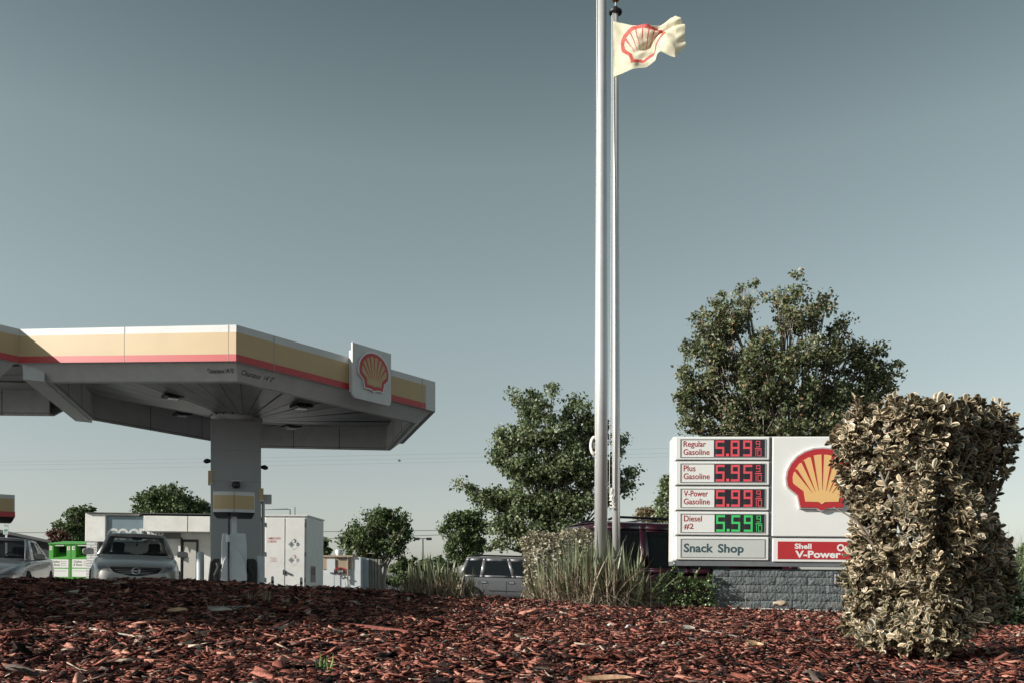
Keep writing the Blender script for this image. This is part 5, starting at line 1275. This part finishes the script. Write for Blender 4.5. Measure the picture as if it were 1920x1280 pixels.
def hedgebox(label, corner, ex, ey, lx, ly, zb, zt, nwh, lsize, seed, mats, name='shrub', rag=.05, taper=.0, trunk=None, cat='shrub', fill=.25, top_dir=.6, zbf=None):
    r = np.random.default_rng(seed); ex = np.array(ex); ey = np.array(ey)
    cen = np.array(corner) + ex * lx / 2 + ey * ly / 2
    t = thing(name, label, cat, (float(cen[0]), float(cen[1]), trunk if trunk is not None else zb))
    areas = np.array([lx * (zt - zb), ly * (zt - zb), lx * (zt - zb) * .7, ly * (zt - zb) * .7, lx * ly * 1.3, lx * ly * .35]); areas /= areas.sum()
    f = r.choice(6, nwh, p=areas); a, b_ = r.random(nwh), r.random(nwh)
    u = np.where((f == 0) | (f == 2) | (f >= 4), a, np.where(f == 1, 0, 1)); v = np.where((f == 1) | (f == 3), a, np.where(f == 0, 0, np.where(f == 2, 1, b_)))
    w = np.where(f < 4, b_, np.where(f == 4, 1, 0)).astype(float)
    nr = np.zeros((nwh, 3)); nr[f == 0] = list(-ey) + [.25]; nr[f == 2] = list(ey) + [.25]; nr[f == 1] = list(-ex) + [.25]; nr[f == 3] = list(ex) + [.25]; nr[f == 4] = [0, 0, 1]; nr[f == 5] = [0, 0, -.4]
    inn = r.random(nwh); dep = np.where(inn < fill, r.random(nwh) * min(lx, ly) * .5, np.abs(r.normal(0, rag, nwh))) - rag * .9
    k = 1 - taper * (1 - w) ** 2
    # rounded vertical edges
    uu, vv = (u - .5) * k, (v - .5) * k
    cr = np.clip(np.abs(uu * 2) ** 6 + np.abs(vv * 2) ** 6, 0, 9) ** (1 / 6); cr = np.where(cr > 1, 1 / cr, 1); uu *= cr; vv *= cr
    base = cen[None, :] + uu[:, None] * lx * ex[None] + vv[:, None] * ly * ey[None]
    z_ = zb + w * (zt - zb) - (.10 * (np.abs(uu * 2) ** 4 + np.abs(vv * 2) ** 4)) * (w > .9) * (zt - zb) * .4
    lump = .035 * np.sin(base[:, 0] * 9 + z_ * 7) + .03 * np.sin(z_ * 13 + base[:, 1] * 8)
    p = np.stack([base[:, 0], base[:, 1], z_], 1) - nr * (dep + lump * (lx > .3))[:, None]
    d = nr * .9 + r.normal(0, .45, (nwh, 3)) + np.array([0, 0, top_dir])
    if zbf is not None:
        keep = p[:, 2] > zbf(p[:, 0], p[:, 1]); p, d = p[keep], d[keep]
    return t, p, d, cen
# big variegated shrub in the foreground
ex_, ey_ = (.8, .6), (-.6, .8)
vt, p, d, cen = hedgebox('tall clipped shrub with cream edged leaves hiding the right end of the price sign', (1.695, 3.36), ex_, ey_, .54, .43, -.30,   .695, 3700, .052, 201, None, name='variegated_shrub', rag=.045, trunk=float(bed_z(1.9, 3.6)),
                      zbf=lambda x, y: -.32 + .17 * np.clip((x - 1.80) / .4, 0, 1) + .20 * np.clip((1.53 - x) / .25, 0, 1) + 0 * y)
# taller sprigs along the top
r_ = np.random.default_rng(9); ns_ = 34; uu = r_.random(ns_); vv = r_.random(ns_)
sp = cen[None] + ((uu - .5) * .72)[:, None] * np.array(ex_)[None] + ((vv - .5) * .4)[:, None] * np.array(ey_)[None]
sprig = []
for i in range(ns_):
    h = r_.uniform(.0, .07)
    for k in range(3): sprig.append((sp[i, 0] + r_.normal(0, .006), sp[i, 1], .66 + h - k * .03 + .02))
p = np.concatenate([p, np.array(sprig)]); d = np.concatenate([d, np.tile([0, 0, 1.], (len(sprig), 1)) + r_.normal(0, .25, (len(sprig), 3))])
pp, R, sz = whorls(p, d, .039, 77); V, F = scatter(VT, VF, pp, R, sz)
raw('foliage', V, F, [LM_vg, LM_vc], np.tile(VM, len(pp)), parent=vt, world=True, smooth=True)
mb = MB(); rr = random.Random(4); bz = float(bed_z(X(1765, 3.5), 3.5)) - .03
tr0 = Vector((X(1765, 3.5), 3.5, bz))
stems = [(X(1762, 3.45), 3.45, .50), (X(1800, 3.5), 3.5, .55), (X(1840, 3.62), 3.62, .45), (X(1700, 3.5), 3.5, .5), (X(1650, 3.5), 3.5, .42), (X(1720, 3.6), 3.6, .55), (X(1870, 3.75), 3.75, .35), (X(1620, 3.6), 3.6, .2), (X(1780, 3.7), 3.7, .5)]
mb.tube([tr0, tr0 + Vector((.0, .0, .10)), tr0 + Vector((-.01, 0, .22))], [.026, .022, .02], 10)
for x, y, z in stems:
    e = Vector((x, y, z)); s0 = tr0 + Vector((0, 0, rr.uniform(.10, .22))); m1 = s0.lerp(e, .45) + Vector((rr.uniform(-.04, .04), rr.uniform(-.03, .03), .0))
    mb.tube([s0, m1, e], [.014, .010, .004], 7)
    for _ in range(14):
        q0 = m1.lerp(e, rr.random()) if rr.random() < .6 else s0.lerp(m1, rr.random()); q1 = q0 + Vector((rr.uniform(-.16, .16), rr.uniform(-.14, .14), rr.uniform(-.02, .2)))
        mb.tube([q0, q0.lerp(q1, .5) + Vector((rr.uniform(-.015, .015), 0, .01)), q1], [.005, .004, .002], 5, cap=False)
for px, Y in ((1735, 3.45),):
    g_ = G(px, 1212); mb.tube([(X(px, Y), Y, bed_z(X(px, Y), Y) - .02), (X(px, Y) + .02, Y + .02, 0)], [.008, .006], 7)
mb.build('stems', M_bark, vt, world=True, smooth=True)
# pale small leaved shrub behind the big clump
t, p, d, cen2 = hedgebox('pale cream leaved clipped shrub at the left side of the big strappy clump', (X(990, 10.7), 10.5), (1, 0), (0, 1), .85, .7, -.38, Zz(1003, 10.7), 2600, .035, 202, None, name='pale_shrub', rag=.05)
pp, R, sz = whorls(p, d, .040, 78, (4, 7)); V, F = scatter(LEAF_T, LEAF_F, pp, R, sz)
LM_pale = islemat('pale_variegated_leaf', [(.12, .11, .07, 0), (.30, .27, .19, .4), (.46, .42, .31, .8), (.60, .56, .44, 1)], .5, .12, .4)
raw('foliage', V, F, LM_pale, parent=t, world=True)
MB().tube([(cen2[0], cen2[1], -.6), (cen2[0], cen2[1], .2)], [.03, .01], 8).build('stems', M_bark, t, world=True)
# green shrub left of the block base, with long sprays
gx0, gx1, gY = X(1232, 11.05), X(1338, 11.05), 10.9
LM_box = islemat('glossy_green_leaf', [(.035, .06, .018, 0), (.075, .13, .035, .45), (.13, .20, .06, .8), (.30, .34, .20, 1)], .3, .15, .7)
t, p, d, cen3 = hedgebox('low glossy green shrub with loose sprays left of the grey block base', (gx0, gY - .1), (1, 0), (0, 1), gx1 - gx0, .55, -.48, Zz(1088, 11), 1500, .02, 203, None, name='green_shrub', rag=.05, top_dir=.9)
r_ = np.random.default_rng(5); ex = []; exd = []; mb = MB()
for i, (a, b_, c_) in enumerate(((1238, 1062, 1252), (1262, 1050, 1275), (1268, 1058, 1250), (1280, 1072, 1262), (1312, 1064, 1305), (1328, 1074, 1322), (1225, 1108, 1232), (1292, 1080, 1296), (1245, 1100, 1232))):
    p0 = P(c_, 1112, 10.95); p1 = P(a, b_, 10.85); m_ = p0.lerp(p1, .55) + Vector((.04 * (1 if i % 2 else -1), 0, .05)); mb.tube([p0, m_, p1], [.006, .005, .002], 6)
    for k in range(16):
        f = .25 + .75 * k / 16; w = (p0.lerp(m_, f * 2) if f < .5 else m_.lerp(p1, f * 2 - 1)); ex.append(tuple(w)); exd.append(tuple(r_.normal(0, 1, 3) + np.array([0, 0, .5])))
mb.tube([(cen3[0], cen3[1], -.6), (cen3[0], cen3[1], -.2)], [.02, .01], 8)
p = np.concatenate([p, np.array(ex)]); d = np.concatenate([d, np.array(exd)])
pp, R, sz = whorls(p, d, .030, 79, (3, 6)); V, F = scatter(LEAF_T, LEAF_F, pp, R, sz); raw('foliage', V, F, LM_box, parent=t, world=True)
mb.build('stems', M_palebark, t, world=True, smooth=True)
# right edge: arching grass above a dark hedge
Yg = 7.6
LM_arch = islemat('arching_grass_blade', [(.045, .07, .03, 0), (.09, .14, .055, .6), (.18, .22, .11, 1)], .5, .15, .4)
ag = thing('fountain_grass', 'arching green grass clump at the right edge behind the cream edged shrub', 'plant', (X(1895, Yg), Yg, float(bed_z(X(1895, Yg), Yg))))
V, F = merge([blades((X(1872 + 13 * i, Yg), Yg + (i % 3) * .1, -.45), 90, .95, .06, .42, .007, 300 + i, droop=1.0, hvar=.45) for i in range(8)])
raw('blades', V, F, LM_arch, parent=ag, world=True)
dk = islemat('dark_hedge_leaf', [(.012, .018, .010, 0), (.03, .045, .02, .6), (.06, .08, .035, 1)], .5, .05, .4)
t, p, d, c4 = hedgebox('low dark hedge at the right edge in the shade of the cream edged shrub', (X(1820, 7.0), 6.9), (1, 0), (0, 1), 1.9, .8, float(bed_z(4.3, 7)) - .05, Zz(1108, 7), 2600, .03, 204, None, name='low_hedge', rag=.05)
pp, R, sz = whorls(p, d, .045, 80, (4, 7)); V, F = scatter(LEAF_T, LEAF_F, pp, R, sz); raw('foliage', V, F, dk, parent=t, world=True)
# shade caster added outside the left edge, given the form of a hedge
LM_hedge = islemat('shade_hedge_leaf', [(.03, .045, .018, 0), (.07, .10, .035, .6), (.12, .16, .06, 1)], .5, .1, .4)
t, p, d, c5 = hedgebox('unseen clipped hedge added beyond the left edge to shade the bed', (-8.0, 2.35), (1, 0), (0, 1), 1.3, 6.8, -.4, 2.55, 5200, .1, 205, None, name='shade_hedge', rag=.06, fill=.55, cat='hedge')
pp, R, sz = whorls(p, d, .17, 81, (6, 9)); V, F = scatter(LEAF_T, LEAF_F, pp, R, sz); raw('foliage', V, F, LM_hedge, parent=t, world=True)
MB().tube([(c5[0], c5[1], -.5), (c5[0], c5[1], 1.8)], [.1, .03], 8).build('stems', M_bark, t, world=True)

# ------------------------------------------------------------------ gravel and litter on the bed
n_ = 1500; gx = rng.uniform(2.55, 4.5, n_); gy = 10.85 - (gx - 2.1) * .06 - np.abs(rng.normal(0, .09, n_)) - .01
keep = rng.random(n_) < np.clip((gx - 2.5) / 1.0, .12, 1); gx, gy = gx[keep], gy[keep]
ico = bmesh.new(); bmesh.ops.create_icosphere(ico, subdivisions=1, radius=.5); IT = np.array([v.co[:] for v in ico.verts]); IF = np.array([[v.index for v in f.verts] for f in ico.faces]); ico.free()
n_ = len(gx); gp = np.stack([gx, gy, bed_z(gx, gy) + .012 + rng.random(n_) * .012], 1)
V, F = scatter(IT, IF, gp, rotmats(*(rng.random((3, n_)) * 6)), rng.uniform(.010, .030, (n_, 3)))
tag(raw('white_gravel', V, F, islemat('white_gravel', [(.45, .42, .38, 0), (.7, .68, .64, 1)], .8)), 'loose white gravel along the foot of the block base', 'gravel', kind='stuff')
def stone(px, py, w, h, m, label):
    g_ = G(px, py); s = g_.y / FP; r = random.Random(px)
    bm = bmesh.new(); bmesh.ops.create_icosphere(bm, subdivisions=2, radius=.5)
    for v in bm.verts:
        v.co = Vector((v.co.x * w * s, v.co.y * w * s * .7, v.co.z * h * s)) * (1 + r.uniform(-.16, .16))
    me = bpy.data.meshes.new('stone'); bm.to_mesh(me); bm.free(); o = link('stone', me, m); o.location = (g_.x, g_.y, g_.z + h * s * .3); o.rotation_euler = (0, 0, r.random() * 3)
    tag(o, label, 'stone'); return o
M_stone = mat('pale_stone', (.55, .53, .50), .8, noise=(20, .2), bump=(30, .6)); M_tstone = mat('tan_stone', (.46, .36, .27), .85, noise=(15, .3), bump=(30, .6))
stone(1464, 1134, 30, 12, M_tstone, 'tan stone lying in the gravel before the block base')
stone(1146, 1174, 26, 10, M_stone, 'white stone on the chips right of the middle'); stone(1179, 1179, 14, 12, M_stone, 'smaller white stone right of the other white one')
stone(252, 1228, 18, 11, M_tstone, 'grey tan stone among sunlit chips at lower left'); stone(666, 1134, 22, 10, mat('beige_scrap', (.42, .36, .30), .8), 'beige lump in the shaded chips')
def stick(pts, r0, m, name, label, cat, flat=1.0, lift=.012, n=8):
    g_ = [G(a, b_) for a, b_ in pts]; base = g_[0].copy()
    mb = MB(); mb.tube([v - base + Vector((0, 0, lift)) for v in g_], [r0 * (1 - .35 * i / (len(g_) - 1)) for i in range(len(g_))], n)
    o = mb.build(name, m, None, smooth=True); o.location = base; tag(o, label, cat); return o
M_wood = mat('weathered_stick', (.50, .44, .37), .85, noise=(40, .35), bump=(90, .6)); M_redw = mat('red_plank', (.26, .075, .055), .85, noise=(30, .45), bump=(70, .7)); M_greyw = mat('grey_twig', (.22, .21, .20), .85)
g1, g2 = G(636, 1176), G(768, 1194)
d_ = (g2 - g1); L_p = d_.length; pk = MB(); M_ = Matrix.Translation(g1 + Vector((0, 0, .02))) @ d_.to_track_quat('X', 'Z').to_matrix().to_4x4()
pk.add([(0, -.012, -.008), (L_p, -.018, -.012), (L_p, .016, -.012), (0, .012, -.008), (0, -.010, .008), (L_p, -.016, .014), (L_p, .014, .012), (0, .010, .008), (L_p * .5, -.014, .014), (L_p * .5, .014, .013)],
       [(0, 3, 2, 1), (4, 8, 9, 7), (8, 5, 6, 9), (0, 1, 5, 8, 4), (2, 3, 7, 9, 6), (1, 2, 6, 5), (3, 0, 4, 7)], 0, M_)
tag(pk.build('bark_plank', M_redw, None), 'long straight red splinter of wood on the chips left of the middle', 'wood splinter')
stick([(922, 1191), (960, 1196), (975, 1199)], .006, M_wood, 'stick', 'pale curved stick on the chips, left piece of two in line', 'stick')
stick([(978, 1200), (1010, 1204), (1033, 1207)], .006, M_wood, 'stick', 'pale straight stick on the chips, right piece of two in line', 'stick')
stick([(90, 1144), (130, 1136), (170, 1132), (220, 1132), (266, 1134)], .006, M_greyw, 'stick', 'thin grey arching stem lying in the shaded chips at left', 'stick')
stick([(170, 1185), (205, 1192), (245, 1199), (285, 1201)], .012, M_wood, 'stick', 'knobbly bleached stick on sunlit chips at lower left', 'stick')
stick([(390, 1144), (430, 1143), (485, 1141)], .014, M_greyw, 'stick', 'thick grey branch piece lying in the shaded chips', 'stick')
stick([(1090, 1154), (1150, 1156), (1200, 1155), (1250, 1153)], .008, M_black, 'drip_hose', 'thin black drip hose on the chips before the green shrub', 'hose')
stick([(1330, 1186), (1345, 1189), (1382, 1197)], .006, M_greyw, 'stick', 'grey stick on the chips below the block base', 'stick')
def dryleaf(px, py, wpx, hpx, m, label, rot=0.0, curl=.25):
    g_ = G(px, py); s = g_.y / FP; L = wpx * s; Wd = hpx * s * 3.0
    mb = MB(); mb.grid(lambda u, v: ((u - .5) * L, (v - .5) * Wd * math.sin(math.pi * min(1, .05 + u * .95)) ** .7, curl * L * ((v - .5) ** 2 * 1.4 + .25 * math.sin(3 * u) * (u - .3)) + .012), 16, 8)
    o = mb.build('fallen_leaf', m, None, smooth=True); o.location = (g_.x, g_.y, g_.z + .018); o.rotation_euler = (.22, 0, rot)
    tag(o, label, 'leaf'); return o
M_dl = mat('dry_leaf_tan', (.52, .34, .20), .6, noise=(30, .2), bump=(60, .4)); M_dl2 = mat('dry_leaf_grey', (.40, .35, .30), .7, noise=(30, .25), bump=(60, .4))
dryleaf(1140, 1297, 96, 9, mat('brown_leaf', (.40, .25, .15), .7, noise=(30, .3), bump=(60, .5)), 'large tan fallen leaf at the bottom edge of the photo', -.1)
dryleaf(333, 1157, 36, 9, M_dl, 'tan curled leaf at the border of shade and sun', .4, .4); dryleaf(137, 1122, 30, 9, M_dl2, 'grey curled leaf in the shade at left', -.5, .5)
dryleaf(415, 1155, 40, 8, M_dl2, 'flat grey leaf left of the long red splinter', .2); dryleaf(1412, 1222, 34, 12, M_dl, 'pale curled leaf on the sunlit chips right of the middle', .9, .5)
dryleaf(1290, 1188, 26, 9, M_dl2, 'small grey leaf below the green shrub', .5, .4)
# sprout and weeds
def tuft(px, py, n, h, m, name, label, w=.006, lean=.5, seed=1, cat='plant'):
    g_ = G(px, py); V, F = blades((0, 0, 0), n, h, .012, lean, w, seed, droop=.4); o = raw(name, V, F, m); o.location = g_; tag(o, label, cat); return o
M_spr = islemat('sprout_green', [(.10, .20, .05, 0), (.2, .34, .10, 1)], .5, .2)
tuft(612, 1265, 14, .075, M_spr, 'sprout', 'small green sprout in the chips near the bottom edge', .010, .35, 5)
for i, (px, py, n, h, lab) in enumerate(((468, 1128, 26, .10, 'dry weed tuft in the shaded chips, left of three'), (500, 1130, 34, .12, 'dry weed tuft in the shaded chips, middle of three'), (535, 1136, 24, .10, 'dry weed tuft in the shaded chips, right of three'),
                                    (655, 1107, 16, .12, 'tiny dark weed on the crest before the small building'), (1398, 1137, 10, .30, 'thin dry stalk standing before the block base'), (1345, 1137, 24, .08, 'dry grass tuft at the left foot of the block base'),
                                    (1563, 1137, 14, .10, 'dry tuft before the vent of the block base'), (1640, 1212, 40, .10, 'straw like tuft under the left side of the cream edged shrub'))):
    tuft(px, py, n, h, LM_dry, 'dry_weed', lab, .004, .6, 20 + i)

# ------------------------------------------------------------------ lamp, wires, bird
sl = thing('street_lamp', 'dark twin headed lamp post between the trees left of the middle', 'street lamp', (X(793, 110), 110, -1.1))
zt = Zz(1009, 110) + 1.1
MB().tube([(0, 0, 0), (0, 0, zt + .05)], [.12, .07], 12).build('post', M_black, sl)
MB().box(-.5, .5, -.05, .05, zt - .02, zt + .07).build('arm', M_black, sl)
for s in (-1, 1): 
    o = MB().box(min(s * .45, s * 1.12), max(s * .45, s * 1.12), -.3, .3, zt - .18, zt + .14).build('lamp_head', M_black, sl, bevel=.03)
M_wire = mat('wire', (.05, .05, .055), .7)
def wire(a, b_, Y, r, label, sag=.4):
    p0, p1 = P(*a, Y), P(*b_, Y); mb = MB(); n = 24; base = p0.copy()
    mb.tube([p0.lerp(p1, i / n) - base - Vector((0, 0, sag * 4 * (i / n) * (1 - i / n))) for i in range(n + 1)], r, 5)
    o = mb.build('power_line', M_wire, None); o.location = base; tag(o, label, 'wire', 'power lines in the background')
wire((-300, 869), (2300, 806), 75, .0045, 'upper of the faint wires crossing behind the canopy column')
wire((-300, 874), (2300, 818), 75, .0045, 'middle of the faint wires crossing behind the canopy column')
wire((-300, 884), (2300, 822), 75, .0045, 'lower of the faint wires crossing behind the canopy column')
wire((420, 996), (1700, 962), 70, .022, 'upper dark wire running behind the round tree with pale trunks')
wire((420, 1014), (1700, 950), 70, .022, 'lower dark wire running behind the round tree with pale trunks')
wire((-300, 992), (190, 997), 70, .022, 'dark wire above the dark roof at the left', .1)
bd = MB(); bd.lathe([(.002, -.14), (.035, -.06), (.045, 0), (.03, .08), (.004, .13)], 10, 0, Matrix.Rotation(math.pi / 2, 4, 'Y'))
bd.add([(-.02, 0, .02), (.05, 0, .02), (-.02, -.28, .10), (-.06, -.26, .09)], [(0, 1, 2, 3)]); bd.add([(-.02, 0, .02), (.05, 0, .02), (-.02, .28, .10), (-.06, .26, .09)], [(3, 2, 1, 0)])
o = bd.build('bird', M_black, None); o.location = P(749, 863, 60); tag(o, 'tiny dark bird flying below the right end of the canopy', 'bird')
